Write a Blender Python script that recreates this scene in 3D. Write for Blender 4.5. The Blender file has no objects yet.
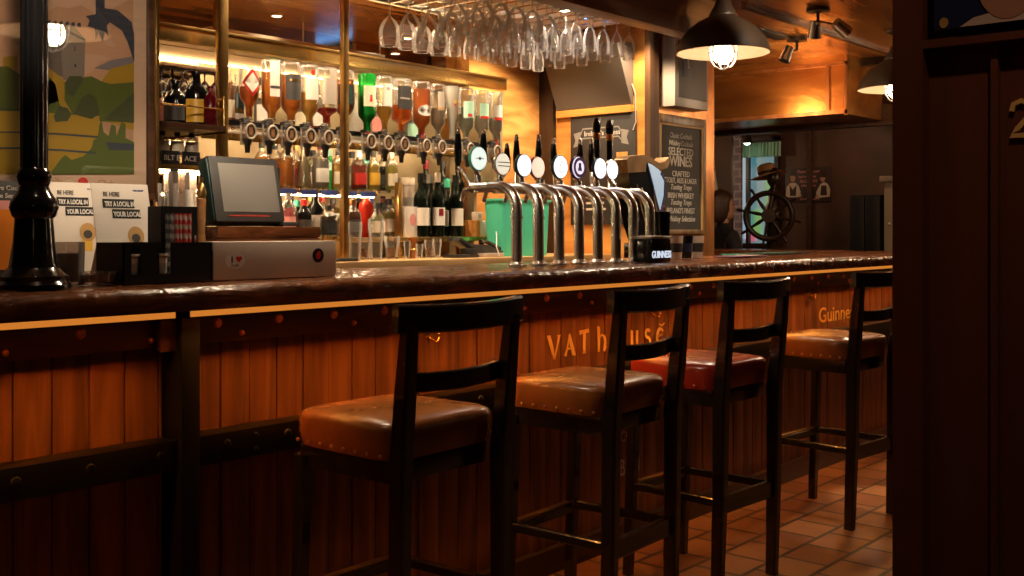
import bpy, bmesh, math, random
from mathutils import Vector, Matrix
random.seed(7)
SC = bpy.context.scene
COL = SC.collection
PI = math.pi
R = math.radians
CAMZ = 1.25
F = 1070.0
DX, DY = 924/math.hypot(924, 1070), 0.0
YAW = math.atan2(924, 1070)            # bar direction is YAW to the right of the view axis
DX, DY = math.cos(YAW), math.sin(YAW)

def ray(u, v):
    a = (u-512)/F
    return DX+DY*a, DY-DX*a, (230-v)/F
def at(u, v, y):
    "the point of the plane Y=y that the photograph shows at pixel (u, v)"
    x, yy, z = ray(u, v); t = y/yy
    return Vector((x*t, y, CAMZ+z*t))
def atx(u, v, X):
    x, yy, z = ray(u, v); t = X/x
    return Vector((X, yy*t, CAMZ+z*t))
def atz(u, v, Z):
    x, yy, z = ray(u, v); t = (Z-CAMZ)/z
    return Vector((x*t, yy*t, Z))

# ---------------------------------------------------------------- materials
MATS = {}
def nmat(name):
    m = bpy.data.materials.new(name); m.use_nodes = True
    nt = m.node_tree; nt.nodes.clear()
    o = nt.nodes.new('ShaderNodeOutputMaterial')
    MATS[name] = m
    return m, nt, o
def rgba(c): return (c[0], c[1], c[2], 1.0)
def plain(name, col, rough=.5, metal=0.0, spec=.5, emit=None, estr=0.0, noise=0.0, nscale=20, bump=0.0, coat=0.0):
    if name in MATS: return MATS[name]
    m, nt, o = nmat(name)
    p = nt.nodes.new('ShaderNodeBsdfPrincipled')
    nt.links.new(p.outputs[0], o.inputs[0])
    p.inputs['Base Color'].default_value = rgba(col)
    p.inputs['Roughness'].default_value = rough
    p.inputs['Metallic'].default_value = metal
    p.inputs['Specular IOR Level'].default_value = spec
    p.inputs['Coat Weight'].default_value = coat
    if emit:
        p.inputs['Emission Color'].default_value = rgba(emit)
        p.inputs['Emission Strength'].default_value = estr
    if noise or bump:
        tc = nt.nodes.new('ShaderNodeTexCoord')
        n = nt.nodes.new('ShaderNodeTexNoise'); n.inputs['Scale'].default_value = nscale
        n.inputs['Detail'].default_value = 4
        nt.links.new(tc.outputs['Object'], n.inputs['Vector'])
        if noise:
            r = nt.nodes.new('ShaderNodeValToRGB')
            r.color_ramp.elements[0].position = .3; r.color_ramp.elements[1].position = .7
            r.color_ramp.elements[0].color = rgba([c*(1-noise) for c in col])
            r.color_ramp.elements[1].color = rgba([min(1, c*(1+noise)) for c in col])
            nt.links.new(n.outputs['Fac'], r.inputs[0]); nt.links.new(r.outputs[0], p.inputs['Base Color'])
        if bump:
            b = nt.nodes.new('ShaderNodeBump'); b.inputs['Strength'].default_value = bump; b.inputs['Distance'].default_value = .01
            nt.links.new(n.outputs['Fac'], b.inputs['Height']); nt.links.new(b.outputs[0], p.inputs['Normal'])
    return m
def wood(name, c0, c1, rough=.45, axis='Z', scale=6.0, stretch=.08, bump=.15, metal=0.0, coat=0.0, spec=.5):
    "streaky grain running along the given object axis"
    if name in MATS: return MATS[name]
    m, nt, o = nmat(name)
    p = nt.nodes.new('ShaderNodeBsdfPrincipled'); nt.links.new(p.outputs[0], o.inputs[0])
    tc = nt.nodes.new('ShaderNodeTexCoord'); mp = nt.nodes.new('ShaderNodeMapping')
    s = {'X': (stretch, 1, 1), 'Y': (1, stretch, 1), 'Z': (1, 1, stretch)}[axis]
    mp.inputs['Scale'].default_value = s
    nt.links.new(tc.outputs['Object'], mp.inputs[0])
    n = nt.nodes.new('ShaderNodeTexNoise'); n.inputs['Scale'].default_value = scale*5; n.inputs['Detail'].default_value = 6
    n.inputs['Distortion'].default_value = .6
    nt.links.new(mp.outputs[0], n.inputs['Vector'])
    r = nt.nodes.new('ShaderNodeValToRGB')
    r.color_ramp.elements[0].position = .32; r.color_ramp.elements[1].position = .68
    r.color_ramp.elements[0].color = rgba(c0); r.color_ramp.elements[1].color = rgba(c1)
    nt.links.new(n.outputs['Fac'], r.inputs[0]); nt.links.new(r.outputs[0], p.inputs['Base Color'])
    p.inputs['Roughness'].default_value = rough; p.inputs['Metallic'].default_value = metal
    p.inputs['Coat Weight'].default_value = coat
    p.inputs['Specular IOR Level'].default_value = spec
    b = nt.nodes.new('ShaderNodeBump'); b.inputs['Strength'].default_value = bump; b.inputs['Distance'].default_value = .01
    nt.links.new(n.outputs['Fac'], b.inputs['Height']); nt.links.new(b.outputs[0], p.inputs['Normal'])
    return m
def thin_glass(name, tint=(1, 1, 1), gain=1.5, base=.06, rough=.03, gcol=(1, 1, 1), milky=0.0):
    if name in MATS: return MATS[name]
    m, nt, o = nmat(name)
    t = nt.nodes.new('ShaderNodeBsdfTransparent'); t.inputs[0].default_value = rgba(tint)
    g = nt.nodes.new('ShaderNodeBsdfGlossy'); g.inputs['Color'].default_value = rgba(gcol); g.inputs['Roughness'].default_value = rough
    lw = nt.nodes.new('ShaderNodeLayerWeight'); lw.inputs[0].default_value = .35
    ma = nt.nodes.new('ShaderNodeMath'); ma.operation = 'MULTIPLY_ADD'
    ma.inputs[1].default_value = gain; ma.inputs[2].default_value = base; ma.use_clamp = True
    nt.links.new(lw.outputs['Fresnel'], ma.inputs[0])
    d = nt.nodes.new('ShaderNodeBsdfTranslucent'); d.inputs[0].default_value = (.9, .85, .82, 1)
    d2 = nt.nodes.new('ShaderNodeBsdfDiffuse'); d2.inputs[0].default_value = (.9, .85, .82, 1)
    dm = nt.nodes.new('ShaderNodeMixShader'); nt.links.new(d.outputs[0], dm.inputs[1]); nt.links.new(d2.outputs[0], dm.inputs[2])
    gm = nt.nodes.new('ShaderNodeMixShader'); gm.inputs[0].default_value = milky  # pale diffuse share put into the glass to brighten it
    nt.links.new(g.outputs[0], gm.inputs[1]); nt.links.new(dm.outputs[0], gm.inputs[2])
    mx = nt.nodes.new('ShaderNodeMixShader')
    nt.links.new(ma.outputs[0], mx.inputs[0]); nt.links.new(t.outputs[0], mx.inputs[1]); nt.links.new(gm.outputs[0], mx.inputs[2])
    nt.links.new(mx.outputs[0], o.inputs[0])
    return m
def tinted(name, col, trans=.5, rough=.08):
    "coloured liquid or coloured glass: part clear, part diffusing light through"
    if name in MATS: return MATS[name]
    m, nt, o = nmat(name)
    t = nt.nodes.new('ShaderNodeBsdfTransparent'); t.inputs[0].default_value = rgba([min(1, c**.40) for c in col])
    d = nt.nodes.new('ShaderNodeBsdfDiffuse'); d.inputs[0].default_value = rgba(col)
    tl = nt.nodes.new('ShaderNodeBsdfTranslucent'); tl.inputs[0].default_value = rgba(col)
    g = nt.nodes.new('ShaderNodeBsdfGlossy'); g.inputs['Roughness'].default_value = rough
    m1 = nt.nodes.new('ShaderNodeMixShader'); m1.inputs[0].default_value = .5
    nt.links.new(d.outputs[0], m1.inputs[1]); nt.links.new(tl.outputs[0], m1.inputs[2])
    m2 = nt.nodes.new('ShaderNodeMixShader'); m2.inputs[0].default_value = trans
    nt.links.new(m1.outputs[0], m2.inputs[1]); nt.links.new(t.outputs[0], m2.inputs[2])
    lw = nt.nodes.new('ShaderNodeLayerWeight'); lw.inputs[0].default_value = .25
    m3 = nt.nodes.new('ShaderNodeMixShader')
    nt.links.new(lw.outputs['Fresnel'], m3.inputs[0]); nt.links.new(m2.outputs[0], m3.inputs[1]); nt.links.new(g.outputs[0], m3.inputs[2])
    nt.links.new(m3.outputs[0], o.inputs[0])
    return m
def glow(name, col, s):
    return plain(name, (.8, .8, .8), .4, emit=col, estr=s)

def brick_mat(name, c1, c2, mortar, w, h, rough=.5, scale=1.0, msize=.012, plane='XY', offset=.5, bump=.4):
    if name in MATS: return MATS[name]
    m, nt, o = nmat(name)
    p = nt.nodes.new('ShaderNodeBsdfPrincipled'); nt.links.new(p.outputs[0], o.inputs[0])
    tc = nt.nodes.new('ShaderNodeTexCoord')
    src = tc.outputs['Object']
    if plane == 'YZ':
        sp = nt.nodes.new('ShaderNodeSeparateXYZ'); cb = nt.nodes.new('ShaderNodeCombineXYZ')
        nt.links.new(src, sp.inputs[0]); nt.links.new(sp.outputs[1], cb.inputs[0]); nt.links.new(sp.outputs[2], cb.inputs[1])
        src = cb.outputs[0]
    b = nt.nodes.new('ShaderNodeTexBrick')
    b.offset = offset
    b.inputs['Color1'].default_value = rgba(c1); b.inputs['Color2'].default_value = rgba(c2); b.inputs['Mortar'].default_value = rgba(mortar)
    b.inputs['Scale'].default_value = scale; b.inputs['Mortar Size'].default_value = msize
    b.inputs['Brick Width'].default_value = w; b.inputs['Row Height'].default_value = h
    nt.links.new(src, b.inputs['Vector'])
    n = nt.nodes.new('ShaderNodeTexNoise'); n.inputs['Scale'].default_value = 9; n.inputs['Detail'].default_value = 5
    nt.links.new(src, n.inputs['Vector'])
    mx = nt.nodes.new('ShaderNodeMixRGB'); mx.blend_type = 'MULTIPLY'; mx.inputs[0].default_value = .55
    nt.links.new(b.outputs['Color'], mx.inputs[1]); nt.links.new(n.outputs['Fac'], mx.inputs[2])
    nt.links.new(mx.outputs[0], p.inputs['Base Color'])
    p.inputs['Roughness'].default_value = rough
    bp = nt.nodes.new('ShaderNodeBump'); bp.inputs['Strength'].default_value = bump; bp.inputs['Distance'].default_value = .004; bp.invert = True
    nt.links.new(b.outputs['Fac'], bp.inputs['Height']); nt.links.new(bp.outputs[0], p.inputs['Normal'])
    return m

# ---------------------------------------------------------------- mesh builder
class MB:
    def __init__(s): s.v = []; s.f = []
    def add(s, vs, fs, M=None):
        k = len(s.v)
        for v in vs:
            v = Vector(v)
            s.v.append(tuple(M @ v) if M is not None else tuple(v))
        for f in fs: s.f.append(tuple(i+k for i in f))
        return s
    def box(s, x0, x1, y0, y1, z0, z1, bev=0.0, M=None):
        if bev <= 0:
            vs = [(x, y, z) for z in (z0, z1) for y in (y0, y1) for x in (x0, x1)]
            fs = [(0, 2, 3, 1), (4, 5, 7, 6), (0, 1, 5, 4), (2, 6, 7, 3), (0, 4, 6, 2), (1, 3, 7, 5)]
            return s.add(vs, fs, M)
        bm = bmesh.new()
        bmesh.ops.create_cube(bm, size=1.0)
        for v in bm.verts:
            v.co = ((x0+x1)/2+v.co.x*(x1-x0), (y0+y1)/2+v.co.y*(y1-y0), (z0+z1)/2+v.co.z*(z1-z0))
        bmesh.ops.bevel(bm, geom=list(bm.edges), offset=bev, segments=2, profile=.6, affect='EDGES')
        bm.verts.index_update()
        s.add([v.co.copy() for v in bm.verts], [[v.index for v in f.verts] for f in bm.faces], M)
        bm.free(); return s
    def lathe(s, prof, c=(0, 0, 0), n=20, M=None, sq=0, a0=0, a1=2*PI, sx=1, sy=1):
        full = abs(a1-a0-2*PI) < 1e-6
        m = n if full else n+1
        vs = []; fs = []
        for (r, z) in prof:
            for i in range(m):
                a = a0+(a1-a0)*i/n
                k = 1.0
                if sq:
                    k = 1/((abs(math.cos(a))**sq+abs(math.sin(a))**sq)**(1/sq))
                vs.append((c[0]+r*k*math.cos(a)*sx, c[1]+r*k*math.sin(a)*sy, c[2]+z))
        for j in range(len(prof)-1):
            for i in range(n):
                i2 = (i+1) % m
                fs.append((j*m+i, j*m+i2, (j+1)*m+i2, (j+1)*m+i))
        return s.add(vs, fs, M)
    def cyl(s, p0, p1, r0, r1=None, n=14, caps=True):
        p0 = Vector(p0); p1 = Vector(p1); r1 = r0 if r1 is None else r1
        q = (p1-p0).to_track_quat('Z', 'Y').to_matrix().to_4x4(); q.translation = p0
        L = (p1-p0).length
        prof = [(r0, 0), (r1, L)]
        if caps: prof = [(0, 0)]+prof+[(0, L)]
        return s.lathe(prof, n=n, M=q)
    def tube(s, pts, r, n=10, closed=False, radii=None):
        pts = [Vector(p) for p in pts]; N = len(pts); k = len(s.v)
        prev = None
        for i, p in enumerate(pts):
            if closed: d = pts[(i+1) % N]-pts[i-1]
            else: d = pts[min(i+1, N-1)]-pts[max(i-1, 0)]
            d.normalize()
            if prev is None:
                up = Vector((0, 0, 1)) if abs(d.z) < .9 else Vector((1, 0, 0))
                a = d.cross(up).normalized()
            else:
                a = (prev-d*prev.dot(d)).normalized()
            prev = a; b = d.cross(a)
            rr = radii[i] if radii else r
            for j in range(n):
                t = 2*PI*j/n
                s.v.append(tuple(p+a*math.cos(t)*rr+b*math.sin(t)*rr))
        M = N if closed else N-1
        for i in range(M):
            i2 = (i+1) % N
            for j in range(n):
                j2 = (j+1) % n
                s.f.append((k+i*n+j, k+i*n+j2, k+i2*n+j2, k+i2*n+j))
        if not closed:
            s.f.append(tuple(k+j for j in range(n))[::-1]); s.f.append(tuple(k+(N-1)*n+j for j in range(n)))
        return s
    def bar(s, pts, w, t, side=(0, 0, 1)):
        "rectangular section swept through pts; w along side, t across"
        pts = [Vector(p) for p in pts]; N = len(pts); k = len(s.v); sd = Vector(side)
        for i, p in enumerate(pts):
            d = (pts[min(i+1, N-1)]-pts[max(i-1, 0)]).normalized()
            b = d.cross(sd).normalized(); a = b.cross(d).normalized()
            ww = w[i] if isinstance(w, (list, tuple)) else w
            tt = t[i] if isinstance(t, (list, tuple)) else t
            c = .16*min(ww, tt)
            for (e, g, ec, gc) in ((-1, -1, c, 0), (1, -1, -c, 0), (1, -1, 0, c), (1, 1, 0, -c), (1, 1, -c, 0), (-1, 1, c, 0), (-1, 1, 0, -c), (-1, -1, 0, c)):
                s.v.append(tuple(p+a*(e*ww/2+ec)+b*(g*tt/2+gc)))
        for i in range(N-1):
            for j in range(8):
                j2 = (j+1) % 8
                s.f.append((k+i*8+j, k+i*8+j2, k+i*8+8+j2, k+i*8+8+j))
        e = k+(N-1)*8; s.f.append(tuple(k+7-j for j in range(8))); s.f.append(tuple(e+j for j in range(8)))
        return s
    def prism(s, poly, M, d):
        "2D polygon in the XY plane of M, d thick along +Z of M"
        n = len(poly)
        vs = [(x, y, 0) for x, y in poly]+[(x, y, d) for x, y in poly]
        from mathutils.geometry import tessellate_polygon
        tri = tessellate_polygon([[Vector((x, y, 0)) for x, y in poly]])
        fs = [tuple(t) for t in tri]+[tuple(n+i for i in t[::-1]) for t in tri]+[(i, (i+1) % n, n+(i+1) % n, n+i) for i in range(n)]
        return s.add(vs, fs, M)
    def stroke(s, pts, w, M, d):
        "flat brush stroke of width w (or widths) in M's XY plane"
        pts = [Vector((p[0], p[1], 0)) for p in pts]; N = len(pts); L = []; Rr = []
        for i, p in enumerate(pts):
            dd = (pts[min(i+1, N-1)]-pts[max(i-1, 0)]).normalized()
            nn = Vector((-dd.y, dd.x, 0)); ww = w[i] if isinstance(w, (list, tuple)) else w
            L.append(p+nn*ww/2); Rr.append(p-nn*ww/2)
        k = len(s.v)
        for z in (0, d):
            for q in L+Rr: s.v.append(tuple(M @ Vector((q.x, q.y, z))))
        T = 2*N
        for i in range(N-1):
            s.f.append((k+T+i, k+T+N+i, k+T+N+i+1, k+T+i+1))
            s.f.append((k+i, k+i+1, k+N+i+1, k+N+i))
            s.f.append((k+i, k+T+i, k+T+i+1, k+i+1)); s.f.append((k+N+i, k+N+i+1, k+T+N+i+1, k+T+N+i))
        return s
    def sphere(s, c, r, n=14, sc=(1, 1, 1)):
        pr = [(max(0, r*math.sin(PI*i/(n//2+2))), -r*math.cos(PI*i/(n//2+2))) for i in range(n//2+3)]
        M = Matrix.Translation(c) @ Matrix.Diagonal((sc[0], sc[1], sc[2], 1))
        return s.lathe(pr, n=n, M=M)
    def build(s, name, mat, parent=None, smooth=35, loc=None, kind=None):
        me = bpy.data.meshes.new(name)
        me.from_pydata(s.v, [], s.f)
        bm = bmesh.new(); bm.from_mesh(me)
        bmesh.ops.remove_doubles(bm, verts=bm.verts, dist=1e-6)
        bmesh.ops.recalc_face_normals(bm, faces=bm.faces)
        bm.to_mesh(me); bm.free()
        if isinstance(mat, str): mat = MATS[mat]
        me.materials.append(mat)
        if smooth:
            me.shade_smooth(); me.set_sharp_from_angle(angle=R(smooth))
        o = bpy.data.objects.new(name, me); COL.objects.link(o)
        if parent is not None: o.parent = parent
        if loc is not None: o.location = loc
        if kind: o['kind'] = kind
        return o
def tag(o, label, cat, group=None, kind=None):
    o['label'] = label; o['category'] = cat
    if group: o['group'] = group
    if kind: o['kind'] = kind
    return o
def thing(name, label, cat, loc=(0, 0, 0), rz=0.0, group=None):
    o = bpy.data.objects.new(name, None); COL.objects.link(o)
    o.empty_display_size = .05
    o.location = loc; o.rotation_euler = (0, 0, rz)
    return tag(o, label, cat, group)
def copy_tree(o, parent=None):
    c = o.copy(); COL.objects.link(c)
    if parent is not None: c.parent = parent
    for ch in list(o.children): copy_tree(ch, c)
    return c
def struct(name, mb, mat, smooth=35):
    return mb.build(name, mat, None, smooth, kind='structure')
TEXTQ = []
def text(name, s, size, M, mat, parent=None, align='CENTER', ext=.0008, sx=1.0, bold=0.0, shear=0.0):
    "lettering laid on M's XY plane, baseline on the origin"
    cu = bpy.data.curves.new(name, 'FONT'); cu.body = s; cu.size = size; cu.extrude = ext; cu.align_x = align
    cu.offset = bold; cu.shear = shear; cu.resolution_u = 3
    t = bpy.data.objects.new(name+'_c', cu); COL.objects.link(t)
    TEXTQ.append((t, name, M @ Matrix.Diagonal((sx, 1, 1, 1)), mat, parent))
def flush_text():
    dg = bpy.context.evaluated_depsgraph_get(); dg.update()
    groups = {}
    for (t, name, M, mat, parent) in TEXTQ:
        me = bpy.data.meshes.new_from_object(t.evaluated_get(dg))
        me.transform(M)
        groups.setdefault((parent, name, mat), []).append(me)
        cu = t.data; bpy.data.objects.remove(t); bpy.data.curves.remove(cu)
    for (parent, name, mat), mes in groups.items():
        mb = MB()
        for me in mes: mb.add([v.co.copy() for v in me.vertices], [tuple(p.vertices) for p in me.polygons]); bpy.data.meshes.remove(me)
        mb.build(name, mat, parent, 0)
    TEXTQ.clear()
def FACE(x, y, z, d='-y', off=0.0):
    "text/graphics plane facing -y or -x or +y"
    if d == '-y': M = Matrix(((1, 0, 0, x), (0, 0, -1, y-off), (0, 1, 0, z), (0, 0, 0, 1)))
    elif d == '-x': M = Matrix(((0, 0, -1, x-off), (-1, 0, 0, y), (0, 1, 0, z), (0, 0, 0, 1)))
    return M
# ---------------------------------------------------------------- palette
wood('plank_wood', (.12, .042, .011), (.30, .115, .032), .5, 'Z', 5, .07, .25)
wood('dark_wood', (.018, .009, .005), (.045, .022, .011), .32, 'X', 5, .08, .15)
wood('post_wood', (.014, .007, .004), (.035, .016, .008), .38, 'Z', 5, .08, .12)
wood('bar_wood', (.05, .016, .006), (.20, .065, .022), .25, 'X', 6, .2, .9, coat=.3)
wood('rail_wood', (.035, .014, .006), (.09, .036, .014), .4, 'X', 5, .08, .2)
wood('orange_wood', (.44, .16, .035), (.80, .42, .13), .35, 'X', 3.2, .2, .1)
wood('pillar_wood', (.10, .030, .012), (.17, .052, .020), .5, 'Z', 2.5, .06, .15)
wood('beam_wood', (.17, .075, .026), (.36, .17, .06), .45, 'X', 4, .08, .2)
wood('copper_post', (.35, .13, .04), (.65, .28, .09), .3, 'Z', 2, .3, .25, metal=.7)
wood('ceiling_copper', (.30, .10, .025), (.66, .28, .075), .26, 'X', 1.3, .14, .25, metal=.35)
plain('iron', (.012, .011, .011), .38, .6)
plain('black_gloss', (.008, .008, .009), .12, 0, .6)
plain('black', (.012, .012, .013), .4)
plain('charcoal', (.04, .037, .036), .6, noise=.2)
plain('stool_wood', (.013, .0085, .006), .24, 0, .6, noise=.4, nscale=30, coat=.5)
plain('tan_leather', (.27, .082, .016), .26, 0, .5, noise=.2, nscale=14, bump=.02)
plain('red_leather', (.34, .026, .010), .26, 0, .5, noise=.2, nscale=14, bump=.02)
plain('brass', (.80, .52, .17), .25, 1.0, noise=.12, nscale=8)
plain('old_brass', (.42, .26, .09), .32, 1.0, noise=.3, nscale=10)
plain('gold_paint', (1.0, .66, .22), .4)
plain('pale_paint', (.80, .66, .50), .5)
plain('dull_gold', (.52, .30, .10), .5)
plain('stud_metal', (.60, .24, .08), .3, .8)
plain('chrome', (.90, .88, .85), .27, 1.0)
plain('steel', (.62, .60, .57), .28, 1.0)
plain('gold_panel', (.46, .34, .19), .38, .4, noise=.25, nscale=5)
plain('mirror', (.80, .68, .48), .02, 1.0)
plain('white', (.75, .72, .68), .5)
plain('paper', (.74, .66, .58), .6)
plain('cream', (.80, .70, .52), .55)
plain('card_white', (.66, .53, .43), .55)
plain('mount_tan', (.70, .47, .33), .6)
plain('chalkboard', (.022, .019, .018), .6, noise=.25, nscale=6)
plain('chalk', (.55, .50, .44), .8)
plain('grey_panel', (.11, .095, .085), .5)
plain('grey_box', (.42, .36, .31), .35)
plain('bronze', (.24, .14, .065), .3, .7, noise=.3, nscale=12)
plain('dark_glass', (.03, .03, .035), .08)
plain('screen', (.26, .24, .22), .22, 0, .9)
plain('red_line', (.5, .04, .02), .3)
plain('teal_plastic', (.01, .05, .055), .3)
plain('green_plastic', (.09, .62, .40), .35)
plain('red', (.65, .03, .02), .4)
plain('orange', (.85, .24, .02), .4)
plain('yellow', (.85, .50, .06), .4)
plain('navy', (.02, .03, .10), .5)
plain('blue', (.06, .10, .40), .5)
plain('mint', (.45, .75, .60), .4)
plain('pink', (.75, .30, .28), .5)
plain('wine_red', (.22, .012, .02), .3)
plain('skin', (.50, .26, .16), .55)
plain('brown_hair', (.05, .022, .01), .5, noise=.4, nscale=60)
plain('straw_hat', (.42, .22, .08), .7, noise=.25, nscale=60, bump=.3)
plain('dark_cloth', (.012, .011, .014), .85)
plain('wall_brown', (.085, .042, .026), .55, noise=.35, nscale=2.5)
plain('wall_dark', (.05, .026, .016), .6, noise=.3, nscale=2)
plain('print_green', (.085, .115, .012), .6)
plain('print_dark_green', (.055, .070, .022), .6)
plain('print_yellow', (.42, .25, .012), .6)
plain('print_sky', (.58, .32, .19), .6, noise=.12, nscale=5)
plain('print_pink', (.66, .40, .27), .6)
plain('print_grey', (.15, .12, .10), .6)
plain('print_grey_light', (.24, .19, .155), .6)
plain('print_navy', (.035, .045, .07), .6)
plain('print_mauve', (.22, .19, .21), .6)
plain('lamp_black', (.05, .033, .022), .45)
plain('lamp_inside', (.55, .40, .26), .5)
plain('stone_pale', (.30, .24, .17), .6)
thin_glass('glass', (1, 1, 1), .75, .045, .05, milky=.38)
thin_glass('stem_glass', (1, 1, 1), .8, .22, .05, milky=.45)
thin_glass('bottle_glass', (.98, .98, .97), .8, .04, .05, milky=.25)
thin_glass('poster_glass', (1, 1, 1), 1.0, .05, .015)
thin_glass('clear_plastic', (.86, .80, .76), .9, .10, .12, milky=.4)
plain('led_amber', (.15, .045, .01), .5, emit=(1.0, .31, .04), estr=.60)
glow('led_tape', (1.0, .34, .05), 135.0)
glow('bulb_glow', (1.0, .80, .55), 34.0)
glow('spot_glow', (1.0, .86, .66), 40.0)
glow('shelf_glow', (1.0, .76, .46), 48.0)
glow('blue_glow', (.08, .30, 1.0), 9.0)
glow('badge_white', (.95, .97, 1.0), 1.35)
glow('badge_cream', (1.0, .88, .66), .85)
glow('badge_mint', (.88, 1.0, .90), .92)
glow('badge_peach', (1.0, .72, .52), 1.05)
glow('badge_lilac', (.90, .80, 1.0), .95)
glow('text_glow', (.75, .85, 1.0), .9)
plain('harp_glow', (.16, .20, .25), .3, emit=(.60, .80, 1.0), estr=.42)
glow('window_teal', (.04, .24, .30), .55)
glow('window_blue', (.25, .50, .65), .55)
glow('window_green', (.05, .45, .10), .5)
glow('window_pink', (.8, .12, .25), .5)
plain('purple', (.10, .03, .18), .4)

# ---------------------------------------------------------------- the room
XE = 4.98                                   # end wall of the serving bay
CZ = 2.40
fl = MB().box(-3, 12.5, -3.5, 6.5, -.1, 0)
brick_mat('terracotta', (.24, .085, .03), (.42, .20, .075), (.035, .018, .010), .21, .19, .38, 1.0, .009)
struct('floor', fl, 'terracotta')
struct('ceiling', MB().box(-3, 12.5, -3.5, 6.5, CZ, CZ+.1), 'ceiling_copper')
struct('wall_back', MB().box(-3, 5.7, 4.16, 4.30, 0, CZ), 'wall_dark')
struct('wall_left', MB().box(-3.1, -3, -3.5, 6.5, 0, CZ), 'wall_dark')
struct('wall_front', MB().box(-3, 12.5, -3.6, -3.5, 0, CZ), 'wall_dark')
struct('wall_outer', MB().box(5.7, 12.5, 6.4, 6.5, 0, CZ), 'wall_dark')
# the wood-clad bit of the back wall right of the bottle display, and the end wall of the bay
struct('wall_clad', MB().box(4.338, XE, 4.06, 4.16, 0, CZ), 'orange_wood')
wood('orange_wood_y', (.42, .16, .035), (.72, .34, .08), .35, 'Y', 2.2, .14, .1)
struct('wall_end', MB().box(XE, 5.08, 3.3, 4.16, 0, CZ), 'orange_wood_y')
struct('trim_1', MB().box(XE-.03, XE, 3.955, 4.06, 0, CZ), 'post_wood')
# far wall of the next room with its window
struct('wall_far', MB().box(9.5, 9.6, -3.5, 4.80, 0, CZ).box(9.5, 9.6, 5.26, 6.5, 0, CZ).box(9.5, 9.6, 4.80, 5.26, 0, 1.12).box(9.5, 9.6, 4.80, 5.26, 2.12, CZ), 'wall_brown')
struct('trim_2', MB().box(9.47, 9.5, 4.45, 4.50, 0, CZ), 'rail_wood')
struct('column_brick', MB().box(8.95, 8.98, atx(741, 200, 8.95).y, atx(733.5, 200, 8.95).y, 0, CZ), brick_mat('pale_brick', (.42, .34, .46), (.30, .25, .36), (.60, .54, .64), .12, .07, .6, 1.0, .01, 'YZ'))
# raking light block window: frame, coloured panes
w1 = MB()
w1.box(9.44, 9.5, 4.78, 4.82, 1.10, 2.14).box(9.44, 9.5, 5.24, 5.28, 1.10, 2.14).box(9.44, 9.5, 4.78, 5.28, 1.08, 1.12).box(9.44, 9.5, 4.78, 5.28, 2.12, 2.16)
w1.box(9.45, 9.5, 5.10, 5.13, 1.12, 2.12)
win = struct('window_1', w1, 'post_wood')
MB().box(9.53, 9.54, 4.82, 5.24, 1.12, 2.12).build('pane', 'window_teal', win)
MB().box(9.515, 9.53, 5.135, 5.20, 1.16, 1.98).build('blue_pane', 'window_blue', win)
MB().box(9.515, 9.53, 4.84, 4.95, 1.36, 1.75).box(9.515, 9.53, 5.0, 5.08, 1.2, 1.45).build('green_pane', 'window_green', win)
MB().box(9.515, 9.53, 5.06, 5.17, 1.14, 1.24).build('pink_pane', 'window_pink', win)
MB().box(9.515, 9.53, 4.83, 4.93, 1.13, 1.33).build('pale_pane', 'window_blue', win)

# dark corner post carrying the beam, copper-faced post with the boards
struct('pillar_dark', MB().box(4.94, 5.03, 3.265, 3.3, 0, CZ), wood('corner_wood', (.05, .022, .009), (.11, .05, .02), .55, 'Z', 4, .08, .15))
struct('pillar_copper', MB().box(5.08, 5.69, 3.30, 3.90, 0, CZ), 'copper_post')
struct('beam_1', MB().box(1.2, 4.9, 2.74, 2.84, 2.20, CZ, .004), 'beam_wood')
struct('trim_3', MB().box(4.9, 9.4, 2.655, 2.685, CZ-.02, CZ), 'rail_wood')
struct('beam_2', MB().box(6.95, 7.05, 2.7, 4.4, CZ-.05, CZ), 'post_wood')
# copper bulkhead over the return of the bar
bk = MB().box(6.7, 6.76, 2.91, 4.30, 2.01, CZ).box(6.76, 7.3, 2.91, 2.96, 2.01, CZ).box(6.76, 7.3, 2.96, 4.3, 2.01, 2.05)
bulk = tag(bk.build('copper_bulkhead', wood('copper_y', (.36, .13, .03), (.78, .36, .08), .25, 'Y', 1.2, .25, .25, metal=.8)), 'copper-clad bulkhead hanging from the ceiling beyond the menu post', 'bulkhead')
MB().box(6.685, 6.70, 2.90, 4.30, 2.01, 2.035).box(6.685, 6.70, 2.90, 4.30, 2.33, 2.35).box(6.685, 6.70, 3.02, 3.04, 2.035, 2.33).box(6.685, 6.70, 2.90, 2.915, 2.0, CZ).build('moulding', 'copper_post', bulk)
struct('beam_3', MB().box(7.3, 7.4, 2.4, 6.4, 1.98, 2.12), 'rail_wood')

# near partition of dark boards at the right, with its picture and brass numeral
prt = MB().box(1.285, 1.36, -1.3, .486, 0, CZ)
struct('partition_right', prt, 'pillar_wood')
tr = MB().box(1.262, 1.285, .455, .4905, 0, CZ).box(1.275, 1.285, .375, .383, 0, 1.462).box(1.262, 1.285, -1.3, .455, 1.462, 1.472)
struct('trim_4', tr, 'pillar_wood')
num = thing('door_numeral', 'brass numeral on the dark boarded partition beside the bar', 'numeral', (1.284, .352, 1.355))
sc = .040
pts = [(-.25, .72), (-.2, .92), (0, 1.0), (.2, .92), (.26, .72), (.15, .5), (-.1, .22), (-.28, .03), (.32, .03)]
MB().stroke([(p[0]*sc, p[1]*sc) for p in pts], .0055, FACE(0, 0, 0, '-x'), .004).build('digit', 'gold_paint', num)
pic = thing('portrait_picture', 'dark framed portrait hung at the top of the near partition', 'picture', (1.262, .35, 1.480))
MB().box(-.006, 0, -.30, .09, 0, .40, .002).build('backing', 'navy', pic)
fm = FACE(-.0065, 0, 0, '-x')
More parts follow.
